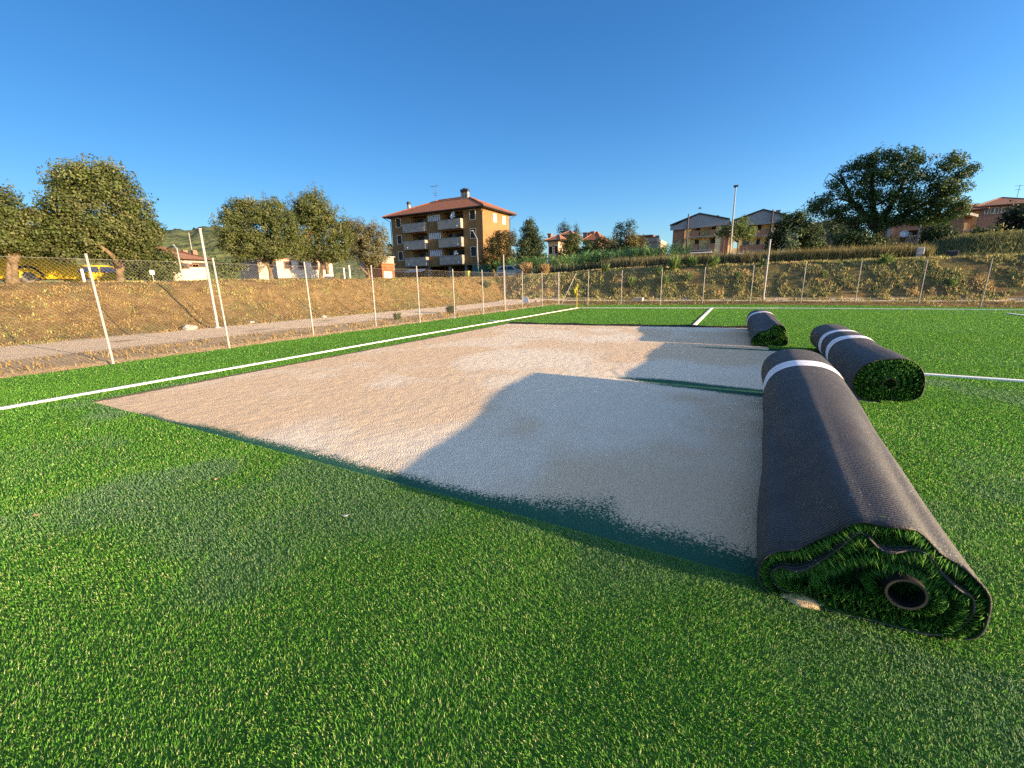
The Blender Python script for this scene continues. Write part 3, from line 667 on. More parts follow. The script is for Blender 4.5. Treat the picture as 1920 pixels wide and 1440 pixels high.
# ================================================================== dry grass, weeds, reeds
def put(n, x0, x1, y0, y1): return rng.uniform(x0, x1, n), rng.uniform(y0, y1, n)
STRAW = [(.28, .205, .075), (.22, .155, .057), (.35, .26, .105), (.165, .12, .046)]; WEED = [(.18, .24, .07), (.27, .30, .11), (.13, .19, .055), (.38, .34, .14)]
def tuft_field(name, x, y, h, cols, wk=.0016, lean=.5, hv=.35):
    n = len(x); z = ground_z(x, y); r = np.hypot(x, y); hh = h*(1+rng.normal(0, hv, n)).clip(.3, 2)
    D = rng.normal(0, lean, (n, 3)); D[:, 2] = 1; D /= np.linalg.norm(D, axis=1)[:, None]; D *= hh[:, None]
    bend = np.stack([D[:, 0]*-.2, D[:, 1]*-.2, np.zeros(n)], 1)
    return tag(blades(name, np.stack([x, y, z-.01], 1), D, np.maximum(.004, wk*r)*rng.uniform(.6, 1.2, n), cols, DRYM, bend=bend), kind='stuff')
# left bank: sparse straw in tussocks, some green
x, y = put(90000, -23.5, -18.0, 1, 40); k = fbm(x, y, 2.6, 33) > .44+.1*rng.random(len(x)); x, y = x[k], y[k]
c = mixcol(STRAW, len(x), .2); g = (fbm(x, y, .9, 44) > .56) & (rng.random(len(x)) < .6); c[g] = mixcol(WEED, int(g.sum()), .2)
tuft_field('bank_straw', x, y, .07, c)
x, y = put(9000, -14.0, -12.12, .5, 32); k = (fbm(x, y, 3.0, 35) > .5) | (x > -12.35); x, y = x[k], y[k]
tuft_field('verge_straw', x, y, .10, mixcol(STRAW, len(x), .2))
# back bank: green and brown weeds
x, y = put(110000, -19, 24, 33.6, 39.5); k = fbm(x, y, 1.5, 36) > .40+.1*rng.random(len(x)); x, y = x[k], y[k]
c = mixcol(WEED+[(.50, .39, .19), (.36, .26, .14)], len(x), .25); g = fbm(x, y, .6, 45) > .62; c[g] = mixcol([(.45, .33, .15), (.54, .41, .20), (.30, .26, .11)], int(g.sum()), .25)
tuft_field('bank_weeds', x, y, .17, c, .0017)
x, y = put(9000, -11, 24, 30, 34); k = (y > np.interp(x, [q_[0] for q_ in Bf], [q_[1] for q_ in Bf])-.25) & (fbm(x, y, 3, 12) > .48); x, y = x[k], y[k]
tuft_field('verge_weeds', x, y, .12, mixcol(STRAW+WEED, len(x), .2))
# tall meadow grass on the shelf above the back bank
x, y = put(60000, -12, 12.0, 41.5, 45.0); k = rng.random(len(x)) < S((y-41.2-.5*np.sin(x*.7))/.5); x, y = x[k], y[k]
c = mixcol([(.16, .16, .09), (.11, .12, .06), (.24, .20, .10)], len(x), .2); c[x > 1.8] = mixcol([(.28, .23, .10), (.20, .18, .08), (.12, .13, .05)], int((x > 1.8).sum()), .2)
tuft_field('tall_meadow_grass', x, y, .95, c, .0012, .22, .25)
x, y = put(40000, 11, 34, 44, 62); tuft_field('hillside_grass', x, y, .35, mixcol([(.13, .15, .06), (.17, .17, .08), (.09, .12, .05)], len(x), .2), .0016, .4)
x, y = put(16000, 8.5, 13.0, 46.8, 49.5); tuft_field('yellow_meadow_grass', x, y, .5, mixcol([(.26, .24, .08), (.18, .20, .06), (.32, .26, .11)], len(x), .2), .0014, .35)
# reed thicket
def reeds(name, x, y, h, cols):
    n = len(x); z = ground_z(x, y); per = 15; H = h*rng.uniform(.75, 1.1, n); B, D, W, Cc = [], [], [], []
    cc = mixcol(cols, n, .2)
    lx, ly = rng.normal(0, .10, n), rng.normal(0, .10, n)
    for k in range(per):
        t = rng.uniform(.15, 1, n); a = rng.uniform(0, 2*pi, n); ln = rng.uniform(.35, .7, n)
        B.append(np.stack([x+lx*t*H, y+ly*t*H, z+H*t*.97], 1)); up = rng.uniform(-.1, .8, n)
        D.append(np.stack([np.cos(a)*ln, np.sin(a)*ln, up*ln], 1)); W.append(rng.uniform(.05, .085, n)); Cc.append(cc*rng.uniform(.7, 1.3, (n, 1)))
    B.append(np.stack([x, y, z], 1)); D.append(np.stack([lx*H, ly*H, H], 1)); W.append(np.full(n, .04)); Cc.append(cc)
    B, D, W, Cc = map(np.concatenate, (B, D, W, Cc)); bend = np.zeros_like(B); bend[:, 2] = .12
    return tag(blades(name, B, D, W, Cc, LEAF, bend=bend), kind='stuff')
xa = []; ya = []
for (px0, px1, Y, dY, n) in ((930, 1085, 53.5, 2.2, 340), (1085, 1215, 48, 2.5, 360), (1205, 1290, 47.5, 2, 130)):
    a, b_ = on_y(px0, 500, Y)[0], on_y(px1, 500, Y)[0]; u, v = put(n, a, b_, Y-dY, Y+dY); xa.append(u); ya.append(v)
RE = [(.085, .21, .07), (.13, .26, .07), (.22, .30, .085), (.065, .17, .07)]
reeds('reeds', np.concatenate(xa), np.concatenate(ya), 2.3, RE)
x, y = put(6000, -20.5, -6, 44, 46.5); tuft_field('shelf_scrub', x, y, .9, mixcol([(.10, .12, .07), (.15, .14, .08), (.07, .10, .05)], len(x), .25), .0022, .3)

# ---- single weeds and clumps
def clump(name, lab, cat, grp, p, h, r, n, cols, lean=.45, wd=.05):
    root = empty(name, (p[0], p[1], float(ground_z(p[0], p[1]))), lab, cat, grp)
    a = rng.uniform(0, 2*pi, n); rr = r*np.sqrt(rng.random(n)); t = rng.random(n)
    B = np.stack([p[0]+np.cos(a)*rr*.6, p[1]+np.sin(a)*rr*.6, root.location.z+t*h*.55], 1)
    D = np.stack([np.cos(a)*lean, np.sin(a)*lean, np.full(n, 1.)], 1)+rng.normal(0, .3, (n, 3)); D /= np.linalg.norm(D, axis=1)[:, None]
    D *= (h*rng.uniform(.3, .55, n))[:, None]
    bend = np.zeros_like(B); bend[:, 2] = .05*h
    blades('leaves', B, D, wd*rng.uniform(.6, 1.2, n), mixcol(cols, n, .25), LEAF, root, bend=bend)
    m = MB()
    for k in range(5): m.tube([(p[0], p[1], root.location.z-.05), (p[0]+r*.5*cos(k*1.3), p[1]+r*.5*sin(k*1.3), root.location.z+h*.7)], .012, 5)
    m.build('stem', DRYSTEM, root); return root
DRYSTEM = mat('dry_stem', (.20, .16, .07), .9)
WG = [(.07, .15, .035), (.11, .19, .05), (.16, .22, .07)]
wl = [(1262, 525, 37.2, 1.3, 'tall leafy weed at the crest of the back bank, left of the light mast'), (1295, 515, 38, 1.0, 'leafy weed on the crest just left of the light mast'),
      (1335, 520, 37.6, 1.0, 'bushy weed near the crest under the light mast'), (1245, 548, 35.6, .9, 'leafy weed midway up the back bank'), (1235, 532, 36.6, .7, 'weed on the back bank above another weed'),
      (1183, 548, 35.4, .9, 'light green weed low on the back bank right of the corner flag'), (1290, 540, 36, .7, 'weed in the middle of the back bank'), (1380, 545, 36, .6, 'low weed on the back bank behind the far fence'),
      (1430, 520, 37.2, .7, 'weed near the crest beside the tall net pole'), (1655, 520, 37, .8, 'weed below the crest under the big tree'), (1540, 540, 36, .6, 'low weed on the bank below the big tree'), (1135, 520, 37.5, .8, 'dry topped weed on the crest behind the corner flag'), (1780, 545, 35.2, .6, 'low weed on the right part of the bank')]
for (px, py, Y, h, lab) in wl:
    p = on_y(px, py+6, Y); clump('weed', lab, 'weed', 'leafy weeds on the back bank', p, h, h*.5, int(170*h), WG, .6, .055)
for (px, py, Y, h, lab) in ((912, 530, 36, .9, 'green bush growing on the dry bank below the silver car'), (846, 586, None, .55, 'grey green weed beside the track behind the left fence'), (745, 590, None, .35, 'low weed on the track between two posts of the left fence')):
    p = on_y(px, py, Y) if Y else on_x(px, py+6, -13.6)
    if Y: p = on_x(px, py, -20.3)
    clump('weed', lab, 'weed', 'weeds by the left fence', p, h, h*.55, 220, [(.09, .12, .05), (.14, .16, .08)], .7, .04)
for (px, lab) in ((987, 'larger tuft of tall straw coloured grass on the crest right of the silver car'), (1022, 'smaller tuft of tall straw coloured grass on the crest above the leaning brace')):
    p = on_y(px, 512, 41); clump('dry_grass_clump', lab, 'grass clump', 'straw coloured clumps on the crest', p, 1.6 if px < 1000 else 1.4, .75 if px < 1000 else .5, 420, [(.36, .25, .11), (.28, .19, .085), (.42, .31, .16)], .35, .05)

# ================================================================== trees
bark = mat('bark', (.10, .072, .042), .95, col2=(.17, .13, .08), noise=.1, scale=9, bump=.8, bscale=30)
dark_bark = mat('dark_bark', (.05, .04, .03), .95, noise=.2, scale=9, bump=.8, bscale=30)
OLIVE = [(.074, .100, .026), (.100, .122, .036), (.052, .080, .020), (.140, .150, .062)]
OAK = [(.036, .082, .018), (.058, .105, .024), (.085, .130, .032), (.026, .058, .014)]
DKG = [(.024, .055, .020), (.038, .075, .025), (.055, .095, .030)]
MIDG = [(.055, .085, .022), (.085, .115, .030), (.040, .065, .018)]
BROWN = [(.065, .07, .024), (.105, .085, .033), (.045, .055, .018)]
def crown(root, base, blobs, leaf, dens, cols, flat=1.0, name='crown', droop=0.0):
    D0 = hypot(base[0], base[1]); LP, LN, LC = [], [], []
    for bl in blobs:
        px, py, rx, ry = bl[:4]; cs = bl[4] if len(bl) > 4 else cols
        d = D0+(bl[5] if len(bl) > 5 else 0); c = at_d(px, py, d); zz = depth(c); Rx, Rz = rx*zz/FPX, ry*zz/FPX
        if len(bl) <= 5: c = c+np.array([c[0], c[1], 0])/d*random.uniform(-.55, .55)*Rx
        Ry = .9*Rx*flat; area = (Rx*Rz+Rx*Ry+Ry*Rz)*4.19
        nc = max(6, int(area*1.15/(max(leaf*4.2, .25)**2))); per = max(6, int(dens*area/leaf**2*3.3/nc))
        u = rng.normal(0, 1, (nc, 3)); u /= np.linalg.norm(u, axis=1)[:, None]; rad = rng.uniform(.25, 1.06, (nc, 1))**.6; sp_ = (rng.random((nc, 1)) < .16)*(u[:, 2:] > -.1); rad = rad+sp_*rng.uniform(.05, .38, (nc, 1))*(1 if min(rx, ry) > 5 else 0)
        cc = u*rad; tone = rng.uniform(.75, 1.25, (nc, 1)); base_c = mixcol(cs, nc, .12)*tone
        cr = leaf*rng.uniform(1.3, 2.6, (nc, 1))
        off = rng.normal(0, 1, (nc, per, 3)); off /= np.maximum(1, np.linalg.norm(off, axis=2, keepdims=True)/1.5)
        P = (cc*np.array([Rx, Ry, Rz]))[:, None, :]+off*cr[:, None, :]*np.where(sp_[:, None, :], np.array([.6, .6, 1.5]), np.array([1, 1, .8]))
        P[:, :, 2] -= droop*np.abs(off[:, :, 0])*cr
        n_ = u[:, None, :]*.55+off*.35+rng.normal(0, .55, (nc, per, 3)); n_[:, :, 2] += .25
        LP.append((P+c).reshape(-1, 3)); LN.append(n_.reshape(-1, 3)); LC.append(np.repeat(base_c, per, 0)*rng.uniform(.8, 1.2, (nc*per, 1)))
    P, Nn, Cc = map(np.concatenate, (LP, LN, LC)); n = len(P); Nn /= np.maximum(np.linalg.norm(Nn, axis=1), 1e-6)[:, None]
    a = np.cross(Nn, rng.normal(0, 1, (n, 3))); a /= np.maximum(np.linalg.norm(a, axis=1), 1e-6)[:, None]; b_ = np.cross(Nn, a)
    s = (leaf*rng.uniform(.6, 1.2, n))[:, None]
    V = np.stack([P-a*s*.62, P+b_*s*.34, P+a*s*.62, P-b_*s*.34], 1).reshape(-1, 3)
    L = np.arange(4*n)
    mesh_np(name, V-np.array(root.location), np.full(n, 4), L, LEAF, root, col=np.repeat(Cc, 4, 0))
def limbs(root, base, paths, r0, material):
    D0 = hypot(base[0], base[1]); m = MB()
    for path in paths:
        pts = []
        for k, q_ in enumerate(path):
            d = D0+(q_[2] if len(q_) > 2 else 0); pts.append(at_d(q_[0], q_[1], d))
        f = path[0][3] if len(path[0]) > 3 else 1
        rs = [r0*f*(1-.75*k/max(1, len(pts)-1)) for k in range(len(pts))]
        m.tube(pts, rs, 8)
    m.build('trunk', material, root, smooth=True)
def tree(name, lab, cat, base, blobs, leaf, dens, cols, paths=(), r0=.2, grp=None, bk_=None, **kw):
    base = np.asarray(base, float); z = float(ground_z(base[0], base[1]))
    root = empty(name, (base[0], base[1], z), lab, cat, grp)
    crown(root, base, blobs, leaf, dens, cols, **kw)
    if paths:
        # let the trunk reach the ground
        limbs(root, base, paths, r0, bk_ or bark)
        m = MB(); q_ = at_d(paths[0][0][0], paths[0][0][1], hypot(base[0], base[1])); m.tube([(base[0], base[1], z-.3), q_], [r0*1.3, r0], 8)
        if abs(q_[2]-z) > .02: m.build('trunk_foot', bk_ or bark, root, smooth=True)
    return root
GL = 'holm oaks along the street above the left bank'
tree('holm_oak', 'olive green tree at the left edge with a bare trunk before the yellow bus', 'tree', on_x(27, 530, -30),
     [(-8, 392, 42, 42), (35, 395, 28, 28), (10, 435, 50, 38), (48, 435, 24, 28), (-60, 400, 70, 60), (30, 460, 45, 20), (-50, 455, 50, 30)], .11, 1.0, OLIVE, [[(27, 520), (27, 490), (25, 455)], [(26, 490), (40, 460, .3), (55, 430, .5)], [(26, 495), (5, 460), (-10, 430)], [(18, 532), (17, 505), (15, 490)]], .16, GL)
tree('holm_oak', 'largest rounded olive tree on the left, its forked trunk right of the yellow bus', 'tree', on_x(225, 526, -30),
     [(150, 350, 48, 36), (205, 352, 45, 40), (120, 385, 38, 40), (175, 400, 60, 50), (245, 385, 35, 40), (258, 420, 38, 38), (105, 425, 30, 30), (150, 445, 55, 32), (225, 440, 50, 35), (275, 440, 26, 30), (135, 330, 26, 18), (160, 322, 22, 16), (205, 330, 24, 18), (110, 470, 34, 18), (190, 475, 35, 15), (250, 470, 32, 18), (85, 400, 18, 22)], .11, 1.0, OLIVE,
     [[(226, 520), (222, 505), (208, 478), (195, 440)], [(224, 508), (230, 480, .4), (236, 455, .5), (245, 420, .8), (1, 1, 0)][:4], [(232, 478, .3), (250, 462, .3), (262, 450, .3)], [(222, 500), (212, 480, -.5), (180, 455, -.9)], [(226, 505), (215, 470, 1), (200, 420, 1.4)]], .19, GL)
tree('holm_oak', 'left tree of the middle group with pale spreading branches, white hut below it', 'tree', on_x(508, 517, -32),
     [(445, 400, 32, 26), (480, 395, 34, 24), (515, 402, 34, 26), (438, 432, 30, 32), (485, 430, 45, 36), (530, 430, 32, 36), (425, 455, 20, 22), (460, 465, 36, 22), (505, 468, 36, 20), (545, 455, 22, 28), (518, 383, 9, 10), (455, 380, 14, 8)], .11, 1.0, OLIVE,
     [[(508, 515), (505, 500), (492, 488), (470, 470), (445, 440)], [(508, 505), (510, 485, .3), (518, 465, .3), (522, 440, .3)], [(506, 503), (495, 480), (485, 455), (482, 430)], [(508, 500), (515, 485, -.6), (530, 470, -.6)]], .15, GL)
tree('holm_oak', 'tallest tree of the middle group with a patch of dead brown leaves', 'tree', on_x(600, 516, -32),
     [(583, 388, 30, 26), (598, 405, 34, 34), (565, 400, 22, 20), (575, 435, 30, 34), (617, 430, 34, 36), (560, 465, 25, 26), (600, 470, 40, 22), (640, 455, 22, 32), (648, 440, 14, 22), (577, 444, 7, 12, [(.13, .07, .03), (.17, .09, .04), (.07, .08, .02)], -1.1), (625, 480, 25, 14)], .11, 1.0, OLIVE,
     [[(602, 512), (602, 495), (598, 470), (590, 440)], [(602, 490), (592, 475), (580, 455)], [(602, 495), (612, 470, .4), (620, 440, .4)], [(614, 514, -.5), (612, 495, -.5), (608, 470, -.3)]], .15, GL)
tree('holm_oak', 'smaller paler tree at the right end of the middle group beside the brown apartment house', 'tree', on_x(692, 517, -32),
     [(660, 430, 16, 18), (675, 440, 26, 26), (700, 447, 24, 26), (715, 465, 16, 26), (665, 465, 22, 24), (690, 475, 32, 20), (700, 490, 20, 10), (650, 425, 9, 10)], .11, .95, [(.13, .125, .06), (.10, .105, .045), (.16, .15, .075)],
     [[(692, 515), (690, 505), (683, 490), (675, 470)], [(693, 512), (700, 490), (705, 465)], [(692, 512), (696, 495, .3), (692, 470, .3)], [(690, 515), (675, 500), (668, 488)]], .11, GL)
tree('hedge', 'dense green hedge left of the low white house with the red roof', 'hedge', on_x(290, 525, -36),
     [(262, 508, 20, 14), (290, 505, 24, 17), (318, 503, 16, 18), (255, 488, 18, 16), (285, 485, 18, 12), (305, 480, 12, 10), (240, 505, 15, 14), (272, 515, 22, 8), (305, 515, 22, 8), (325, 495, 10, 14), (318, 483, 8, 8)], .14, 1.1, MIDG)
tree('shrub', 'low shrubs and a bike-dark bush on the crest left of the white hut', 'shrub', on_x(418, 512, -34), [(415, 505, 12, 8), (432, 512, 14, 5), (405, 500, 8, 6), (448, 500, 10, 8, OLIVE)], .18, 1.1, MIDG)
tree('cypress', 'narrow black green tree against the left wall of the brown apartment house', 'tree', on_y(733, 500, 62), [(733, 475, 5, 18), (734, 490, 6, 14), (732, 462, 4, 8)], .18, 1.3, DKG)
tree('magnolia', 'brown leaved tree in front of the orange end wall of the apartment house', 'tree', on_y(938, 510, 53),
     [(942, 442, 16, 12), (958, 452, 12, 20), (925, 455, 14, 16), (940, 468, 24, 18), (915, 478, 13, 14), (950, 485, 20, 12), (925, 495, 18, 10), (905, 490, 8, 8)], .18, .95, BROWN, [[(928, 505), (930, 480), (935, 455)]], .14, bk_=dark_bark)
tree('conifer', 'dark green pointed conifer right of the brown leaved tree', 'tree', on_y(995, 508, 56),
     [(993, 413, 5, 8), (993, 423, 10, 9), (991, 434, 15, 9), (998, 437, 14, 9), (988, 448, 18, 10), (1003, 452, 16, 10), (982, 460, 17, 10), (1006, 465, 17, 11), (993, 470, 22, 12), (981, 482, 19, 10), (1010, 483, 16, 12), (995, 490, 22, 10)], .18, 1.05, [(.035, .060, .022), (.055, .080, .028), (.025, .045, .018)], [[(995, 500), (994, 460), (993, 412)]], .16, bk_=dark_bark)
tree('broadleaf_tree', 'round mid green tree before the small house with the chimney', 'tree', on_y(1070, 500, 58), [(1072, 450, 17, 13), (1062, 465, 16, 14), (1083, 462, 12, 16), (1070, 480, 22, 12), (1088, 480, 8, 12), (1052, 485, 10, 12)], .18, 1.05, MIDG, [[(1070, 495), (1070, 470)]], .15)
tree('broadleaf_tree', 'dark tree between the round green tree and the red roofed house', 'tree', on_y(1103, 495, 66), [(1102, 462, 11, 12), (1108, 475, 12, 12), (1098, 480, 9, 12)], .18, 1.1, DKG, [[(1103, 490), (1103, 470)]], .12)
tree('broadleaf_tree', 'brownish tree in front of the red roofed house', 'tree', on_y(1137, 490, 63), [(1132, 455, 13, 9), (1143, 460, 15, 12), (1122, 462, 12, 10), (1152, 458, 12, 10), (1133, 472, 15, 9), (1150, 470, 8, 9)], .18, .9, BROWN, [[(1137, 485), (1137, 465)]], .12)
tree('broadleaf_tree', 'olive dome shaped tree left of the flat roofed beige building', 'tree', on_y(1184, 490, 60), [(1182, 450, 17, 9), (1196, 458, 15, 13), (1175, 460, 15, 12), (1190, 470, 22, 11), (1163, 462, 9, 13, DKG), (1168, 475, 10, 10, DKG)], .18, 1.1, [(.11, .10, .035), (.14, .12, .045), (.085, .085, .03)], [[(1184, 485), (1184, 465)]], .14)
def cedar(lab, base, tiers, top, foot):
    tree('cedar', lab, 'tree', base, [(px, py, rx, ry) for px, py, rx, ry in tiers], .3, .8, [(.030, .055, .035), (.045, .070, .045)], [[foot, ((foot[0]+top[0])/2+1, (foot[1]+top[1])/2), top]], .22, 'flat tiered cedars on the skyline', dark_bark)
cedar('left cedar of the skyline pair, with stacked flat branches', on_y(1162, 455, 115), [(1165, 420, 6, 1.4), (1161, 425, 7, 1.3), (1167, 430, 6, 1.2), (1157, 433, 8, 1.3), (1163, 439, 9, 1.3), (1154, 439, 6, 1), (1170, 436, 6, 1.2), (1160, 446, 8, 1.5)], (1165, 418), (1162, 458))
cedar('right and taller cedar of the skyline pair', on_y(1178, 455, 115), [(1176, 417, 4, 1.2), (1186, 416, 5, 1.2), (1182, 421, 8, 1.4), (1188, 424, 4, 1.2), (1177, 427, 6, 1.3), (1184, 430, 6, 1.2), (1177, 435, 7, 1.3), (1187, 439, 7, 1), (1176, 443, 8, 1.4)], (1180, 415), (1177, 458))
cedar('cedar behind the small chimney house, left of the skyline pair', on_y(1058, 450, 120), [(1058, 420, 5, 1.4), (1056, 425, 7, 1.4), (1066, 427, 5, 1), (1052, 430, 7, 1.4), (1060, 434, 9, 1.5), (1054, 438, 8, 1.5)], (1058, 418), (1058, 455))
cedar('smallest cedar, just right of the cedar behind the chimney house', on_y(1080, 450, 120), [(1080, 424, 3, 2.5), (1081, 430, 5, 1.4), (1079, 435, 6, 1.6), (1084, 438, 5, 1)], (1080, 421), (1080, 455))
tree('young_tree', 'small light green tree behind the light mast, before the gabled apartments', 'tree', on_y(1383, 485, 62), [(1362, 430, 15, 9), (1385, 425, 16, 8), (1400, 432, 15, 10), (1375, 440, 16, 8), (1350, 438, 8, 6), (1405, 443, 10, 6), (1394, 412, 8, 5), (1380, 417, 7, 5)], .18, .7, [(.10, .16, .035), (.14, .19, .05), (.075, .12, .03)], [[(1383, 480), (1384, 450), (1388, 420)], [(1384, 455), (1368, 440), (1355, 432)]], .1)
tree('broadleaf_tree', 'dark dense tree left of the big spreading tree, hiding the gabled apartments', 'tree', on_y(1492, 492, 58), [(1475, 418, 20, 14), (1492, 408, 14, 10), (1462, 435, 18, 16), (1490, 435, 26, 20), (1517, 432, 18, 20), (1455, 455, 16, 14), (1485, 460, 26, 16), (1522, 455, 22, 18), (1540, 463, 12, 10, MIDG), (1508, 412, 10, 10, MIDG), (1445, 465, 10, 14)], .18, 1.1, DKG+MIDG[:1], [[(1492, 488), (1490, 450), (1488, 420)]], .2, bk_=dark_bark)
tree('bamboo_clump', 'thin grey green feathery plant on the shelf left of the dark dense tree', 'plant', on_y(1483, 495, 46), [(1483, 440, 5, 10), (1482, 455, 8, 12), (1484, 472, 11, 14), (1480, 485, 12, 8)], .2, .8, [(.075, .12, .06), (.10, .14, .075)], [[(1483, 492), (1483, 440)]], .03)
tree('oak_tree', 'big dark spreading tree on the right with sky showing through its crown', 'tree', on_y(1641, 486, 48),
     [(1533, 384, 20, 9), (1553, 370, 18, 8), (1568, 348, 14, 9), (1560, 398, 24, 9), (1590, 325, 18, 14), (1618, 305, 24, 13), (1650, 293, 22, 11), (1685, 292, 24, 11), (1718, 300, 22, 12), (1635, 330, 28, 18), (1605, 362, 26, 12), (1590, 392, 24, 12), (1668, 325, 28, 16), (1700, 335, 26, 22), (1735, 330, 18, 14), (1775, 302, 16, 14), (1795, 300, 16, 11), (1815, 318, 14, 11), (1782, 328, 22, 13), (1765, 352, 26, 18), (1795, 352, 18, 14), (1650, 370, 32, 18), (1690, 375, 32, 20), (1735, 378, 30, 20), (1775, 385, 26, 16), (1800, 385, 12, 16), (1630, 405, 28, 14), (1670, 410, 28, 13), (1715, 410, 30, 14), (1760, 405, 26, 13), (1612, 425, 20, 10), (1645, 425, 16, 9), (1580, 412, 18, 8), (1530, 395, 12, 5), (1796, 400, 10, 8)],
     .15, .95, OAK, [[(1641, 478), (1641, 455), (1643, 430), (1640, 400)], [(1642, 430), (1622, 405), (1598, 378), (1586, 350), (1575, 325)], [(1642, 425), (1636, 390, .5), (1634, 340, .6), (1640, 305, .6)], [(1643, 425), (1665, 395, .8), (1690, 350, 1), (1710, 310, 1)], [(1644, 430), (1690, 405, .6), (1740, 380, .9), (1785, 335, .9)], [(1600, 380, 0, .4), (1575, 372), (1545, 382)], [(1586, 350, 0, .3), (1570, 335), (1555, 325, 0), (1545, 340, 0)], [(1740, 380, .9, .5), (1775, 360, .8), (1805, 330, .8)]], .3, bk_=dark_bark)
tree('undergrowth', 'leafy shrubs round the foot of the big spreading tree', 'shrub', on_y(1640, 490, 46.5), [(1605, 455, 20, 10), (1632, 458, 22, 12), (1660, 462, 14, 14), (1600, 470, 14, 12, DKG), (1648, 480, 16, 10), (1580, 450, 12, 12, DKG), (1672, 478, 12, 10), (1615, 440, 18, 10, DKG)], .2, 1.0, MIDG)
tree('broadleaf_tree', 'dark tree before the brick flats, right of the white satellite dish', 'tree', on_y(1758, 460, 60), [(1745, 430, 16, 14), (1768, 432, 16, 14), (1755, 447, 20, 11), (1738, 448, 10, 9), (1780, 445, 10, 9)], .18, 1.1, DKG, [[(1758, 458), (1758, 435)]], .14, bk_=dark_bark)
tree('shrub', 'rounded dark shrub on the grassy slope below the orange house', 'shrub', on_y(1842, 452, 62), [(1835, 437, 13, 8), (1850, 436, 14, 9), (1828, 444, 10, 6), (1855, 444, 10, 5)], .18, 1.1, DKG)
tree('shrub', 'small yellow green shrub beside the rounded dark shrub', 'shrub', on_y(1870, 450, 61), [(1868, 440, 8, 6), (1876, 438, 6, 6), (1864, 446, 7, 4)], .22, 1.0, [(.20, .20, .05), (.26, .24, .07)])
tree('broadleaf_tree', 'dark tree at the right edge under the long brown roof', 'tree', on_y(1905, 450, 72), [(1900, 405, 16, 12), (1920, 395, 18, 16), (1890, 425, 16, 16), (1915, 425, 22, 18), (1885, 440, 12, 8), (1940, 415, 22, 22)], .3, 1.15, [(.010, .026, .014), (.018, .036, .018)], [[(1905, 445), (1905, 415)]], .2, bk_=dark_bark)
tree('broadleaf_tree', 'dark tree half hidden behind the big spreading tree, next to the brick flats', 'tree', on_y(1575, 470, 66), [(1560, 425, 12, 12), (1575, 440, 16, 14), (1590, 455, 14, 12)], .28, 1.0, DKG, [[(1575, 465), (1575, 440)]], .14, bk_=dark_bark)

# ================================================================== buildings
glass = mat('window_glass', (.02, .025, .035), .12, spec=.6); frame_w = mat('window_frame', (.55, .50, .42), .6)
shut = mat('dark_shutter', (.030, .028, .030), .7); tile = mat('roof_tiles', (.20, .072, .036), .85, col2=(.28, .115, .058), noise=.1, scale=3, bump=.8, bscale=9)
dtile = mat('brown_tiles', (.17, .085, .05), .85, col2=(.25, .13, .08), noise=.1, scale=3, bump=.8, bscale=9)
eave = mat('dark_eaves', (.045, .035, .03), .8); cem = mat('bare_cement', (.21, .21, .195), .9, col2=(.27, .27, .25), noise=.1, scale=1.5)
ochre = mat('ochre_render', (.19, .112, .045), .9, col2=(.215, .13, .054), noise=.05, scale=.8)
cream = mat('cream_render', (.68, .56, .28), .9, col2=(.74, .62, .34), noise=.05, scale=.8)
brick = mat('brown_brick', (.20, .115, .08), .9, col2=(.25, .15, .105), noise=.1, scale=6); beige = mat('beige_render', (.38, .30, .22), .9, noise=.05, scale=.8)
greyp = mat('grey_panel', (.23, .25, .27), .7, noise=.06, scale=1.2); orange = mat('orange_render', (.27, .145, .06), .9, col2=(.31, .17, .07), noise=.05, scale=1)
white_r = mat('white_render', (.40, .36, .29), .9, col2=(.46, .42, .35), noise=.05, scale=2); dkmetal = mat('dark_metal', (.035, .035, .04), .5)
whitepaint = mat('white_paint', (.50, .51, .52), .6); bluegl = mat('blue_glass', (.03, .08, .20), .2, spec=.5)
def wall(x0, x1, z0, z1, y, holes, back=.25, m=0, mb=None):
    """wall facing -y with real openings; holes (x0, x1, z0, z1, depth)"""
    mb = mb or MB(); xs = sorted({x0, x1, *[h[0] for h in holes], *[h[1] for h in holes]}); zs = sorted({z0, z1, *[h[2] for h in holes], *[h[3] for h in holes]})
    for a, b_ in zip(xs[:-1], xs[1:]):
        for c, d in zip(zs[:-1], zs[1:]):
            if any(h[0] <= a+1e-6 and h[1] >= b_-1e-6 and h[2] <= c+1e-6 and h[3] >= d-1e-6 for h in holes): continue
            mb.face([(a, y, c), (b_, y, c), (b_, y, d), (a, y, d)], m)
    for h in holes:
        a, b_, c, d, dep = h[:5]; k = y+dep
        mb.face([(a, y, c), (a, y, d), (a, k, d), (a, k, c)], m); mb.face([(b_, y, c), (b_, k, c), (b_, k, d), (b_, y, d)], m)
        mb.face([(a, y, d), (b_, y, d), (b_, k, d), (a, k, d)], m); mb.face([(a, y, c), (a, k, c), (b_, k, c), (b_, y, c)], m)
        if len(h) > 5: mb.face([(a, k, c), (b_, k, c), (b_, k, d), (a, k, d)], m)
    return mb
def window(root, x0, x1, z0, z1, y, pane=glass, fr=frame_w, t=.09):
    m = MB()
    for bx in ((x0-t, x0, z0-t, z1+t), (x1, x1+t, z0-t, z1+t), (x0, x1, z0-t, z0), (x0, x1, z1, z1+t)): m.box(bx[0], bx[1], y-.05, y+.1, bx[2], bx[3])
    f = m.build('window', fr, root); g = MB(); g.box(x0, x1, y+.10, y+.14, z0, z1); g.build('pane', pane, f); return f
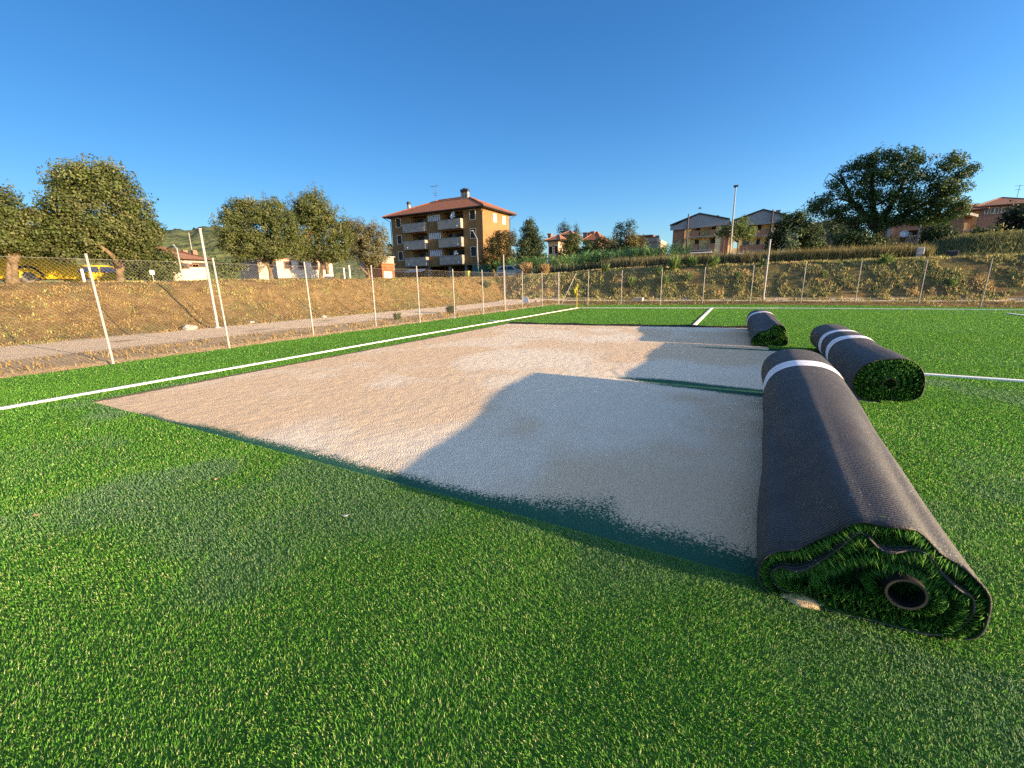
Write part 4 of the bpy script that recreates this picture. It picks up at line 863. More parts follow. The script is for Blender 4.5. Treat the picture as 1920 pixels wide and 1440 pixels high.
def window_x(root, y0, y1, z0, z1, x, pane=glass, fr=frame_w, t=.09):
    m = MB()
    for bx in ((y0-t, y0, z0-t, z1+t), (y1, y1+t, z0-t, z1+t), (y0, y1, z0-t, z0), (y0, y1, z1, z1+t)): m.box(x-.08, x+.05, bx[0], bx[1], bx[2], bx[3])
    f = m.build('window', fr, root); g = MB(); g.box(x+.004, x+.02, y0, y1, z0, z1); g.build('pane', pane, f); return f
def dish(root, c, r, d=(-.3, -1, .35)):
    m = MB(); d = Vector(d).normalized(); c = Vector(c); a = d.cross(Vector((0, 0, 1))).normalized(); b_ = d.cross(a)
    rings = [[c+d*(.28*r*(k/3)**2)+(a*cos(j*.449)+b_*sin(j*.449))*r*k/3 for j in range(14)] for k in (1, 2, 3)]
    for j in range(14):
        l = (j+1) % 14; m.face([c, rings[0][j], rings[0][l]])
        for k in (0, 1): m.face([rings[k][j], rings[k+1][j], rings[k+1][l], rings[k][l]])
    m.tube([c, c-d*.35], .03, 6); m.tube([c+b_*r*.9, c+d*.6*r*1.3], .012, 5)
    return m.build('satellite_dish', whitepaint, root, fix=False)
def hip(root, x0, x1, y0, y1, z, rz, over, ridge, m_=tile, name='roof', oy=None):
    oy = over if oy is None else oy; a, b_, c, d = x0-over, x1+over, y0-oy, y1+oy; ym = (y0+y1)/2; m = MB(); r0, r1 = ridge
    R0, R1 = (r0, ym, rz), (r1, ym, rz); t = .16
    m.face([(a, c, z+t), (b_, c, z+t), R1, R0]); m.face([(b_, c, z+t), (b_, d, z+t), R1]); m.face([(b_, d, z+t), (a, d, z+t), R0, R1]); m.face([(a, d, z+t), (a, c, z+t), R0])
    m.face([(a, c, z), (a, d, z), (b_, d, z), (b_, c, z)], 1)
    for p, q_ in (((a, c), (b_, c)), ((b_, c), (b_, d)), ((b_, d), (a, d)), ((a, d), (a, c))): m.face([(p[0], p[1], z), (q_[0], q_[1], z), (q_[0], q_[1], z+t), (p[0], p[1], z+t)], 1)
    ro = m.build(name, [m_, eave], root, fix=False)
    t_ = MB()
    for P, Q in ((R0, R1), ((a, c, z+t), R0), ((b_, c, z+t), R1), ((b_, d, z+t), R1), ((a, d, z+t), R0)): t_.tube([(P[0], P[1], P[2]+.03), (Q[0], Q[1], Q[2]+.03)], .10, 6)
    t_.build('ridge_tiles', m_, ro); return ro

# ---- the ochre apartment house
def brown_house():
    X0, X1, Y0, Y1, ZT = -54.3, -35.87, 58.2, 67.0, 12.95
    r = empty('apartment_house', ((X0+X1)/2, (Y0+Y1)/2, 2.5), 'ochre apartment house with red hipped roof and grey concrete balconies on three floors', 'building')
    fl = [4.9, 7.6, 10.35]; holes = []
    for z in fl:
        holes += [(-53.15, -52.2, z+1.05, z+2.4, .16), (-38.05, -37.1, z+1.05, z+2.4, .16), (-50.1, -46.55, z, min(z+2.45, 12.8), 1.5, 1), (-43.5, -39.35, z, min(z+2.45, 12.8), 1.5, 1), (-46.35, -43.75, z+1.35, z+2.35, .3)]
    holes += [(-50.4, -36.6, 2.3, 4.62, 5.5, 1)]
    mb = wall(X0, X1, 2.0, ZT, Y0, holes)
    mb.face([(X0, Y0, 2), (X0, Y0, ZT), (X0, Y1, ZT), (X0, Y1, 2)]); mb.face([(X0, Y1, 2), (X0, Y1, ZT), (X1, Y1, ZT), (X1, Y1, 2)])
    mb.face([(X1, Y0, 2), (X1, Y1, 2), (X1, Y1, ZT), (X1, Y0, ZT)]); mb.build('wall', ochre, r, fix=False)
    ro = hip(r, X0, X1, Y0, Y1, ZT, 15.75, 1.0, (-47.2, -41.2))
    for (cx_, n_, zt, zb) in ((-41.9, 3, 16.35, 14.4), (-54.0+.6, 1, 15.6, 13.2)):
        m = MB()
        for k in range(n_): m.box(cx_+k*.5, cx_+k*.5+.34, 61.6, 62.1, zb, zt-.05); m.box(cx_+k*.5-.04, cx_+k*.5+.38, 61.55, 62.15, zt-.05, zt+.4+.12*(k % 2), 1)
        m.build('chimney', [cem, dkmetal], ro)
    m = MB(); m.tube([(-47.7, 62.6, 15.6), (-47.7, 62.6, 18.2)], .03, 5)
    for zz, l in ((18.1, 1.1), (17.0, .6), (16.6, .5)): m.tube([(-47.7-l, 62.6, zz), (-47.7+l*.5, 62.6, zz)], .025, 5)
    for k in range(6): m.tube([(-48.7+k*.25, 62.3, 18.1), (-48.7+k*.25, 62.9, 18.1)], .015, 4)
    m.build('aerial', dkmetal, ro)
    for z in fl:
        for a in (-53.15, -38.05): window(r, a, a+.95, z+1.05, z+2.4, Y0, shut)
        for (a, b_) in ((-51.2, -46.6), (-43.8, -39.35)):
            m = MB(); y0 = Y0-.75; zb, zt = z-.12, z+1.3
            m.box(a, b_, y0, y0+.12, zb, zt); m.box(a, a+.12, y0+.12, Y0-.004, zb, zt); m.box(b_-.12, b_, y0+.12, Y0-.004, zb, zt); m.box(a+.12, b_-.12, y0+.12, Y0-.004, zb, zb+.14)
            m.tube([(a+.15, y0-.01, zt-.02), (b_-.15, y0-.01, zt-.02)], .02, 5)
            b2 = m.build('balcony', cem, r)
            m = MB(); m.disc((b_-.75 if a > -45 else a+.8, y0-.03, zb+.35), (0, 1, 0), .09, .06, 10); m.build('lamp', whitepaint, b2)
        for (a, b_, c_) in ((-49.6, -48.6, shut), (-48.3, -47.0, cem), (-43.2, -42.1, glass), (-41.7, -40.2, shut)):
            m = MB(); m.box(a, b_, Y0+1.40, Y0+1.46, z+.05, z+2.15); m.build('door', c_, r)
        f = MB(); f.box(-46.35, -43.75, Y0+.1, Y0+.14, z+1.35, z+2.35); f = f.build('stair_window', bluegl, r)
        for k in range(6):
            m = MB(); m.box(-46.27+k*.43, -46.0+k*.43, Y0+.03, Y0+.085, z+1.38, z+2.32); m.build('pane', whitepaint, f)
    dish(r, (-40.55, Y0-.9, 12.1), .55); dish(r, (-40.3, Y0-.95, 6.5), .38)
    for a, b_, c_ in ((61.7, 62.6, 0), (64.7, 65.6, 0)): window_x(r, a, b_, 11.35, 12.45, X1, frame_w)
    m = MB(); m.tube([(X1+.9, Y0-.8, 12.95), (X1+.08, Y0-.08, 12.3), (X1+.08, Y0-.08, 2.5)], .06, 6); m.tube([(X1+.9, Y1+.8, 12.95), (X1+.08, Y1+.08, 12.3), (X1+.08, Y1+.08, 2.5)], .06, 6)
    m.tube([(X0-.9, Y0-.8, 12.95), (X0-.08, Y0-.08, 12.3), (X0-.08, Y0-.08, 2.5)], .06, 6); m.build('downpipe', dkmetal, r)
    m = MB()
    for x in (-47.0, -42.6, -39.4, -36.9): m.box(x-.2, x+.2, Y0+.3, Y0+.7, 2.3, 4.6)
    m.build('porch_columns', cem, r)
    m = MB(); m.hexa([(-50.6, Y0-1.7, 3.75), (-47.0, Y0-1.7, 3.75), (-47.0, Y0-.02, 4.4), (-50.6, Y0-.02, 4.4), (-50.6, Y0-1.7, 3.8), (-47.0, Y0-1.7, 3.8), (-47.0, Y0-.02, 4.45), (-50.6, Y0-.02, 4.45)]); m.build('awning', mat('striped_awning', (.42, .41, .40), .8, col2=(.30, .27, .28), noise=.1, scale=7), r)
    m = MB(); m.box(-54.2, -50.7, Y0-1.2, Y0-.01, 3.9, 4.05); m.build('canopy', cem, r)
brown_house()

# ---- the two gabled blocks
def z8(x, y, Y=105.): p = on_y(1200+x/6.857, 340+y/6.857, Y); return p[0], p[2]
def gable_block(lab, pts, Y, wallx, zbase, parts_fn, depth_=11):
    (lx, lz), (pkx, pkz), (rx, rz_), zf = pts
    r = empty('gabled_apartments', ((lx+rx)/2, Y+depth_/2, float(ground_z((lx+rx)/2, Y))), lab, 'building')
    # fascia panel under the low gable
    m = MB(); m.prism([(lx, lz-.95), (rx, rz_-1.0), (rx, rz_), (pkx, pkz), (lx+1.2, lz+.15), (lx, lz)], 'y', Y-.9, Y-.7); m.build('fascia', greyp, r)
    m = MB(); yb = Y+depth_
    for (a, b_) in (((lx-.1, lz), (pkx, pkz)), ((pkx, pkz), (rx+.1, rz_))):
        m.hexa([(a[0], Y-1.1, a[1]+.02), (b_[0], Y-1.1, b_[1]+.02), (b_[0], yb, b_[1]+.02), (a[0], yb, a[1]+.02), (a[0], Y-1.1, a[1]+.28), (b_[0], Y-1.1, b_[1]+.28), (b_[0], yb, b_[1]+.28), (a[0], yb, a[1]+.28)])
    m.build('roof', dkmetal, r)
    parts_fn(r, Y, zf); return r
def blockA(r, Y, zf):
    xa, _ = z8(430, 610); x1 = z8(580, 600)[0]; x2 = z8(652, 600)[0]; x3 = z8(985, 560)[0]; x4 = z8(1060, 550)[0]; x5 = z8(1105, 560)[0]; x6 = z8(1160, 540)[0]
    fz = [z8(700, 712)[1], z8(700, 884)[1]]; zb = float(ground_z(xa, Y))-.5
    for a, b_, c_ in ((xa, x1, Y-.3), (x4, x5, Y-.1), (x5+.02, x6, Y+.6)):
        m = MB(); m.box(a, b_, c_, Y+10, zb, zf); m.build('brick_wall', brick, r)
    holes = [(x2, x3, fz[0], zf-.15, 1.6, 1), (x2, x3, fz[1], fz[0]-.35, 1.6, 1), (x2, x3-.3, zb+.6, fz[1]-.6, 2.5, 1)]
    mb = wall(x1+.01, x4-.01, zb, zf, Y, holes); mb.face([(x6+.01, Y+.5, zb), (x6+.01, Y+10, zb), (x6+.01, Y+10, zf), (x6+.01, Y+.5, zf)]); mb.build('wall', cream, r, fix=False)
    for k, z in enumerate(fz):
        h = 1.15; m = MB(); xm = z8(765, 600)[0]; xr = z8(905, 600)[0]
        m.box(x2-.05, x3+.1, Y-1.0, Y-.02, z-.28, z-.05); b2 = m.build('balcony', cem, r)
        for a, b_ in ((x2-.05, xm), (xr, x3+.1)):
            m = MB(); m.box(a, b_, Y-1.0, Y-.85, z-.05, z+h); m.build('parapet', brick, b2)
        m = MB()
        for j in range(12): m.tube([(xm+(xr-xm)*j/11, Y-.93, z-.05), (xm+(xr-xm)*j/11, Y-.93, z+h)], .02, 4)
        m.tube([(xm, Y-.93, z+h), (xr, Y-.93, z+h)], .03, 5); m.build('railing', dkmetal, b2)
        a, b_ = z8(712, 600)[0], z8(762, 600)[0]; m = MB(); m.box(a, b_, Y+1.5, Y+1.57, z, z+2.3); m.build('door', shut, r)
        a, b_ = z8(920, 600)[0], z8(984, 600)[0]; m = MB(); m.box(a, b_-.02, Y+.9, Y+1.0, z+1.0, z+2.35); m.build('window', shut, r)
    m = MB(); z = fz[1]; m.hexa([(x2, Y-2.2, z-.85), (x3-.4, Y-2.2, z-.85), (x3-.4, Y-.03, z-.4), (x2, Y-.03, z-.4), (x2, Y-2.2, z-.8), (x3-.4, Y-2.2, z-.8), (x3-.4, Y-.03, z-.35), (x2, Y-.03, z-.35)]); m.build('awning', whitepaint, r)
    fx = z8(628, 500)[0]; m = MB(); m.tube([(fx, Y-.45, zb), (fx, Y-1.2, zf-.1), (fx, Y-1.2, z8(630, 430)[1])], .13, 6); m.build('flue', dkmetal, r)
    m = MB()
    for q_ in (965, 985, 1000): fx, fz_ = z8(q_, 425); m.tube([(fx, Y+4, fz_-2.2), (fx, Y+4, fz_+.3)], .13, 6)
    m.build('roof_vents', dkmetal, r)
def blockB(r, Y, zf):
    x0 = z8(1165, 560)[0]; x1 = z8(1860, 560)[0]; zb = float(ground_z(x0, Y))-.5; fz = [z8(1480, 692)[1], z8(1480, 880)[1]]
    xa, xb = z8(1320, 600)[0], z8(1700, 600)[0]
    holes = [(xa, xb, fz[0], zf-.2, 1.5, 1), (xa, xb, fz[1], fz[0]-.4, 1.5, 1), (z8(1205, 700)[0], z8(1260, 700)[0], fz[1]+.6, fz[1]+2.0, .2)]
    mb = wall(x0, x1, zb, zf, Y, holes); mb.face([(x1, Y, zb), (x1, Y+10, zb), (x1, Y+10, zf), (x1, Y, zf)]); mb.face([(x0, Y, zb), (x0, Y, zf), (x0, Y+10, zf), (x0, Y+10, zb)]); mb.build('wall', cream, r, fix=False)
    for k, z in enumerate(fz):
        m = MB(); m.box(xa-.2, xb, Y-1.0, Y-.02, z-.28, z-.05); b2 = m.build('balcony', cem, r); m = MB(); m.box(xa-.2, xb, Y-1.0, Y-.85, z-.05, z+1.1); m.build('parapet', brick, b2)
        a, b_ = z8(1520, 600)[0], z8(1566, 600)[0]; m = MB(); m.box(a, b_, Y+1.38, Y+1.45, z, z+2.3); m.build('door', shut, r)
        m = MB(); m.box(z8(1345, 600)[0], z8(1425, 600)[0], Y+1.38, Y+1.45, z, z+2.2); m.build('window', glass, r)
    m = MB(); m.box(xa, z8(1500, 600)[0], Y+1.42, Y+1.46, fz[0], zf-.3); m.build('cream_panel', cream, r)
    fx, fz_ = z8(1715, 355); m = MB(); m.tube([(fx, Y-1.2, zf-2), (fx, Y-1.2, fz_)], .14, 6); m.build('flue', dkmetal, r)
    fx, fz_ = z8(1800, 340); m = MB(); m.box(fx-.35, fx+.35, Y+2, Y+2.7, fz_-2.5, fz_); m.box(fx-.42, fx+.42, Y+1.93, Y+2.77, fz_, fz_+.12); m.build('chimney', brick, r)
    a, z = z8(1190, 905); m = MB(); b_ = z8(1320, 900)[0]; m.hexa([(a, Y-2, z-.7), (b_, Y-2, z-.7), (b_, Y-.1, z), (a, Y-.1, z), (a, Y-2, z-.62), (b_, Y-2, z-.62), (b_, Y-.1, z+.08), (a, Y-.1, z+.08)]); m.build('awning', whitepaint, r)
zf = z8(985, 560)[1]
gable_block('left gabled apartment block with grey gable panel, brick corner and two recessed balconies', (z8(398, 580), z8(770, 428), z8(1150, 500), zf), 105, None, 0, blockA)
gable_block('right gabled apartment block with a square chimney, half hidden behind dark trees', (z8(1200, 520, 107.), z8(1580, 380, 107.), z8(1960, 470, 107.), z8(1500, 540, 107.)[1]), 107, None, 0, blockB)
# ---- flat-roofed beige building
def flat_block():
    Y = 112.; P = lambda x, y: (lambda p: (p[0], p[2]))(on_y(1200+x/6.857, 340+y/6.857, Y))
    xl, zt = P(10, 735); xc = P(215, 720)[0]; zb = 5.; r = empty('flat_roofed_building', (xc, Y, zb), 'beige flat roofed building with one sunlit wall between the domed tree and the gabled apartments', 'building')
    yr = float(on_x(1262, 450, xc)[1]) if False else Y+16
    m = MB(); m.box(xl-4, xc, Y, yr, zb, zt); m.build('wall', beige, r)
    m = MB(); m.box(xl-4.1, xc+.1, Y-.1, yr+.1, zt-1.1, zt-.95); m.build('string_course', brick, r)
    m = MB(); m.box(xl-5, xc-1.5, Y+2.5, yr-3, zt+.75, zt+1.0); m.build('roof', dtile, r)
    m = MB()
    for k in range(5): m.box(xl-3.5+k*1.6, xl-2.6+k*1.6, Y+3, Y+3.8, zt, zt+.75)
    m.build('roof_storey', brick, r)
flat_block()
# ---- little houses in the middle distance
def house(lab, px_l, px_c, px_r, y_eave, Y, dep, wm, rm, ridge_py, sunlit_w=None, chim=None, name='house', x_over=.6):
    a = on_y(px_l, y_eave, Y); b_ = on_y(px_r, y_eave, Y); ze = (a[2]+b_[2])/2; zb = float(ground_z((a[0]+b_[0])/2, Y))-.6
    r = empty(name, ((a[0]+b_[0])/2, Y+dep/2, zb), lab, 'building'); xw = a[0], b_[0]
    hs = []; n_ = 2
    for k in range(n_):
        x = xw[0]+(xw[1]-xw[0])*(k+.75)/(n_+.5); hs.append((x-.5, x+.5, ze-2.3, ze-.9, .15))
    mb = wall(xw[0], xw[1], zb, ze, Y, hs); mb.face([(xw[1], Y, zb), (xw[1], Y+dep, zb), (xw[1], Y+dep, ze), (xw[1], Y, ze)]); mb.face([(xw[0], Y, zb), (xw[0], Y, ze), (xw[0], Y+dep, ze), (xw[0], Y+dep, zb)]); mb.build('wall', wm, r, fix=False)
    for h in hs: window(r, h[0], h[1], h[2], h[3], Y, shut)
    rz = on_y((px_l+px_r)/2, ridge_py, Y+dep/2)[2]; ins = min(dep/2, (xw[1]-xw[0])*.4)
    ro = hip(r, xw[0], xw[1], Y, Y+dep, ze, rz, x_over, (xw[0]+ins, xw[1]-ins), rm)
    for (cpx, cpy) in (chim or ()):
        p = on_y(cpx, cpy, Y+dep*.4); m = MB(); m.box(p[0]-.3, p[0]+.3, p[1]-.3, p[1]+.3, ze-.2, p[2]-.2); m.box(p[0]-.4, p[0]+.4, p[1]-.4, p[1]+.4, p[2]-.2, p[2]); m.build('chimney', brick, ro)
    return r
house('small beige house with brown roof and a thick chimney right of the pointed conifer', 1028, 1035, 1047, 452, 76, 5, beige, dtile, 442, chim=[(1031, 438)])
house('red roofed house with three chimneys behind the brownish tree', 1098, 0, 1122, 452, 82, 5, beige, tile, 436, chim=[(1097, 436), (1105, 436), (1112, 434)])
house('distant house with brown roof below the cedars, mostly hidden by the round green tree', 1052, 0, 1072, 442, 104, 5, beige, dtile, 434)
# ---- brick flats on the right
def z9(x, y, Y): p = on_y(1640+x/6.857, 330+y/6.857, Y); return p[0], p[2]
def brick_flats():
    Y = 70.; x0, zb = z9(185, 900, Y); x1, zt = z9(700, 560, Y); zb -= 1.2
    r = empty('brick_flats', ((x0+x1)/2, Y+4, zb), 'low brown brick flats under the big tree, with a loggia and white satellite dish', 'building')
    a, t = z9(340, 705, Y); b_, bt = z9(540, 850, Y)
    mb = wall(x0, x1, zb, zt, Y, [(a, b_, bt-.1, t, 1.2, 1)]); mb.face([(x0, Y, zb), (x0, Y, zt), (x0, Y+9, zt), (x0, Y+9, zb)]); mb.build('wall', brick, r, fix=False)
    m = MB(); m.box(x0-.45, x0-.02, Y-.25, Y+.3, zb, zt); m.build('corner_pier', cem, r)
    m = MB(); m.box(x0+.05, x1, Y-.5, Y-.02, bt-.45, bt-.3); b2 = m.build('balcony', cem, r)
    m = MB()
    for k in range(9): m.tube([(a+.5+(b_-a-.5)*k/8, Y-.4, bt-.3), (a+.5+(b_-a-.5)*k/8, Y-.4, bt+.75)], .02, 4)
    m.tube([(a+.5, Y-.4, bt+.75), (b_, Y-.4, bt+.75)], .03, 5); m.build('railing', cem, b2)
    m = MB(); m.box(a+.95, b_-.25, Y+1.08, Y+1.14, bt, t-.15); m.build('door', glass, r)
    c = z9(365, 750, Y); dish(r, (c[0], Y-.45, c[1]), .42)
    m = MB(); m.box(x0-.6, x1+.2, Y-.6, Y+9.5, zt, zt+.3); m.build('roof', dkmetal, r)
    # second block behind the leaves to the left
    Y = 74.; P = lambda px, py: (lambda p: (p[0], p[2]))(on_y(px, py, Y)); x0, zt = P(1553, 415); x1, zb = P(1600, 490); r = empty('brick_flats', ((x0+x1)/2, Y+4, zb), 'brick flats with two dark windows glimpsed left of the big tree trunk', 'building')
    w1 = [(P(1560, 0)[0], P(1571, 0)[0], P(1560, 455)[1], P(1560, 443)[1], .15), (P(1558, 0)[0], P(1570, 0)[0], P(1560, 432)[1], P(1560, 421)[1], .15)]
    mb = wall(x0, x1, zb-1, zt, Y, w1); mb.face([(x0, Y, zb-1), (x0, Y, zt), (x0, Y+9, zt), (x0, Y+9, zb-1)]); mb.build('wall', brick, r, fix=False)
    for h in w1: window(r, h[0], h[1], h[2], h[3], Y, bluegl, dkmetal)
    m = MB(); m.box(x0-.4, x1, Y-.5, Y+9.4, zt, zt+.3); m.build('roof', greyp, r)
brick_flats()
def tower_flats():
    Y = 76.; x0, zt = z9(1010, 520, Y); x1 = z9(1165, 520, Y)[0]; x2 = z9(1300, 520, Y)[0]; zb = z9(1150, 900, Y)[1]-1
    r = empty('brick_flats', ((x0+x2)/2, Y+3, zb), 'brick flats with pale roof edge and yellow stair strip, below the orange house', 'building')
    m = MB(); m.box(x0-2.5, x1, Y, Y+8, zb, zt); m.box(x1+.02, x2, Y+.9, Y+8, zb, zt); m.build('wall', brick, r)
    m = MB(); m.box(x0-2.8, x1+.25, Y-.5, Y+8.4, zt, zt+.32); m.hexa([(x1+.25, Y-.5, zt-.0), (x2+.3, Y+.2, zt-.25), (x2+.3, Y+8.4, zt-.25), (x1+.25, Y+8.4, zt), (x1+.25, Y-.5, zt+.3), (x2+.3, Y+.2, zt+.05), (x2+.3, Y+8.4, zt+.05), (x1+.25, Y+8.4, zt+.3)]); m.build('roof', cem, r)
    a, b_ = z9(1170, 600, Y)[0], z9(1205, 600, Y)[0]; m = MB(); m.box(a, b_, Y+.2, Y+.88, zb, z9(1180, 600, Y)[1]); s_ = m.build('stair_strip', cream, r)
    m = MB(); m.box(a+.14, b_-.14, Y+.17, Y+.196, z9(1180, 770, Y)[1], z9(1180, 700, Y)[1]); m.build('window', shut, s_)
    z = z9(1200, 690, Y)[1]; m = MB(); m.box(b_, x2+.4, Y+.1, Y+.88, z-.2, z); m.build('balcony', cem, r)
    m = MB(); m.box(z9(1210, 0, Y)[0], z9(1255, 0, Y)[0], Y+.86, Y+.895, z+.9, z+1.9); m.build('window', shut, r)
tower_flats()
def orange_house():
    Y = 84.; xl = z9(1090, 460, Y)[0]; xc, ze = z9(1345, 445, Y); zb = z9(1345, 700, Y)[1]-1.5
    yr = float(on_x(1640+1640/6.857, 330+462/6.857, xc)[1]) if False else Y+6
    # the sunlit end faces right
    xr = xc; far = xc
    d = ray(1640+1640/6.857, 330+462/6.857); t = xc/d[0]; yr = min(Y+14, max(Y+5, d[1]*t))
    r = empty('orange_house', (xc-2, Y+3, zb), 'orange house with a sunlit end wall and low tiled roof near the right edge', 'building')
    m = MB(); m.box(xl, xc, Y, yr, zb, ze); m.build('wall', orange, r)
    ro = hip(r, xl, xc, Y, yr, ze, ze+1.1, .7, (xl+2, xc-2), tile); p = z9(1440, 345, Y+2)
    m = MB(); ym = Y+(yr-Y)*.3; m.box(xc+.02, xc+.4, ym, ym+.5, zb, p[1]); m.build('chimney', cream, ro)
orange_house()
def long_house():
    Y = 120.; x0, z0 = z9(1380, 345, Y); x1, z1 = z9(2200, 260, Y); ze = z9(1600, 385, Y)[1]; zb = ze-7
    r = empty('long_house', ((x0+x1)/2, Y+4, zb), 'long dark brick building with a brown roof on the hill at the right edge', 'building')
    hs = [(z9(c-18, 0, Y)[0], z9(c+18, 0, Y)[0], ze-1.25, ze-.35, .2) for c in (1540, 1615, 1670, 1755, 1850)]
    mb = wall(x0, x1, zb, ze, Y, hs); mb.face([(x0, Y, zb), (x0, Y, ze), (x0, Y+9, ze), (x0, Y+9, zb)]); mb.build('wall', brick, r, fix=False)
    for h in hs: window(r, h[0], h[1], h[2], h[3], Y, cem)
    hip(r, x0, x1, Y, Y+9, ze, ze+2.0, .8, (x0+4, x1-4), dtile)
    m = MB(); p = z9(1830, 275, Y+4); m.tube([(p[0], Y+4, ze+1), (p[0], Y+4, ze+4)], .04, 5); m.tube([(p[0]-.7, Y+4, ze+3.9), (p[0]+.5, Y+4, ze+3.9)], .03, 5); m.tube([(p[0]-.5, Y+4, ze+3.2), (p[0]+.3, Y+4, ze+3.2)], .03, 5); m.build('aerial', dkmetal, r)
long_house()
# ---- low house with the red-brown roof on the left
def left_house():
    X = -70.; A = on_x(338, 488, X); B = on_x(384, 486, X); ze = (A[2]+B[2])/2; zb = float(ground_z(X, 35))-.5; y0, y1 = on_x(318, 488, X)[1], B[1]
    r = empty('low_house', (X-5, (y0+y1)/2, zb), 'low cream house with a long brown tiled roof, left of the tall net pole', 'building')
    m = MB(); m.box(X-9, X, y0, y1, zb, ze); m.build('wall', white_r, r)
    rz = on_x(308, 463, X-4.5)[2]; m = MB(); a, b_, c, d = X-10, X+.9, y0-1, y1+1.2; R0, R1 = (X-4.5, y0+2, rz), (X-4.5, y1-5, rz)
    m.face([(a, c, ze), (b_, c, ze), R0]); m.face([(b_, c, ze), (b_, d, ze), R1, R0]); m.face([(b_, d, ze), (a, d, ze), R1]); m.face([(a, d, ze), (a, c, ze), R0, R1]); m.face([(a, c, ze-.02), (a, d, ze-.02), (b_, d, ze-.02), (b_, c, ze-.02)], 1)
    ro = m.build('roof', [dtile, eave], r, fix=False)
    for py_, z0, z1, w_ in ((343, 494, 503, 4), (362, 496, 500, 4), (374, 493, 500, 6)):
        p = on_x(py_, z0, X); q_ = on_x(py_, z1, X); window_x(r, p[1]-w_*.16, p[1]+w_*.16, q_[2], p[2], X, shut, dtile)
    p = on_x(361, 475, X-4.5); m = MB(); t = at_d(351, 436, hypot(p[0], p[1])); m.tube([(p[0], p[1], rz-.3), (p[0], p[1], t[2])], .05, 5); m.build('aerial', galv, ro)
    for q_ in (346, 364): p = on_x(q_, 473, X-4.5); m = MB(); m.box(p[0]-.3, p[0]+.3, p[1]-.3, p[1]+.3, p[2]-1.2, p[2]+.3); m.build('chimney', brick, ro)
left_house()
# ---- low white buildings and the rusty container on the shelf behind the middle trees
def hut(name, lab, cat, px0, px1, py0, py1, X, w_, wm, roofm=None, extra=None):
    A = on_x(px0, py0, X); B = on_x(px1, py0, X); zb = on_x(px0, py1, X)[2]-.4; zt = (A[2]+B[2])/2
    r = empty(name, (X-w_/2, (A[1]+B[1])/2, zb), lab, cat); m = MB(); m.box(X-w_, X, A[1], B[1], zb, zt); m.build('wall', wm, r)
    m = MB(); m.box(X-w_-.12, X+.12, A[1]-.12, B[1]+.12, zt, zt+.12); m.build('roof', roofm or cem, r)
    if extra: extra(r, A[1], B[1], zb, zt, X)
    return r
def hut_x(r, y0, y1, zb, zt, X):
    m = MB(); m.box(X+.002, X+.04, y0+.3*(y1-y0), y0+.6*(y1-y0), zb+.4, zt-.3); m.build('door', white_r, r)
def long_x(r, y0, y1, zb, zt, X):
    for k in (.18, .42, .66, .86): window_x(r, y0+k*(y1-y0)-.35, y0+k*(y1-y0)+.35, zb+1.0, zt-.25, X, shut, dtile)
hut('white_hut', 'square white hut, sunlit on one side, under the left tree of the middle group', 'hut', 482, 507, 490, 518, -36, 2.6, white_r, None, hut_x)
hut('white_building', 'long low white building with brown shutters behind the middle trees', 'building', 517, 622, 488, 514, -42, 6, white_r, dtile, long_x)
rust = mat('rusty_steel', (.22, .07, .028), .85, col2=(.30, .13, .06), noise=.1, scale=2)
def cont_x(r, y0, y1, zb, zt, X):
    m = MB()
    for k in range(9): yy = y0+(y1-y0)*(k+.5)/9; m.box(X+.002, X+.05, yy-.08, yy+.08, zb+.15, zt-.15)
    m.build('ribs', rust, r); m = MB(); m.box(X+.06, X+.09, y0+.1*(y1-y0), y0+.75*(y1-y0), zb, zb+.9); m.build('pale_panel', white_r, r)
hut('container', 'rust red container with a pale lower panel beside the apartment house', 'container', 715, 738, 496, 518, -33, 2.4, rust, rust, cont_x)
hut('shed', 'grey roofed shed behind the rusty container', 'shed', 716, 738, 482, 500, -40, 4, cem, greyp)

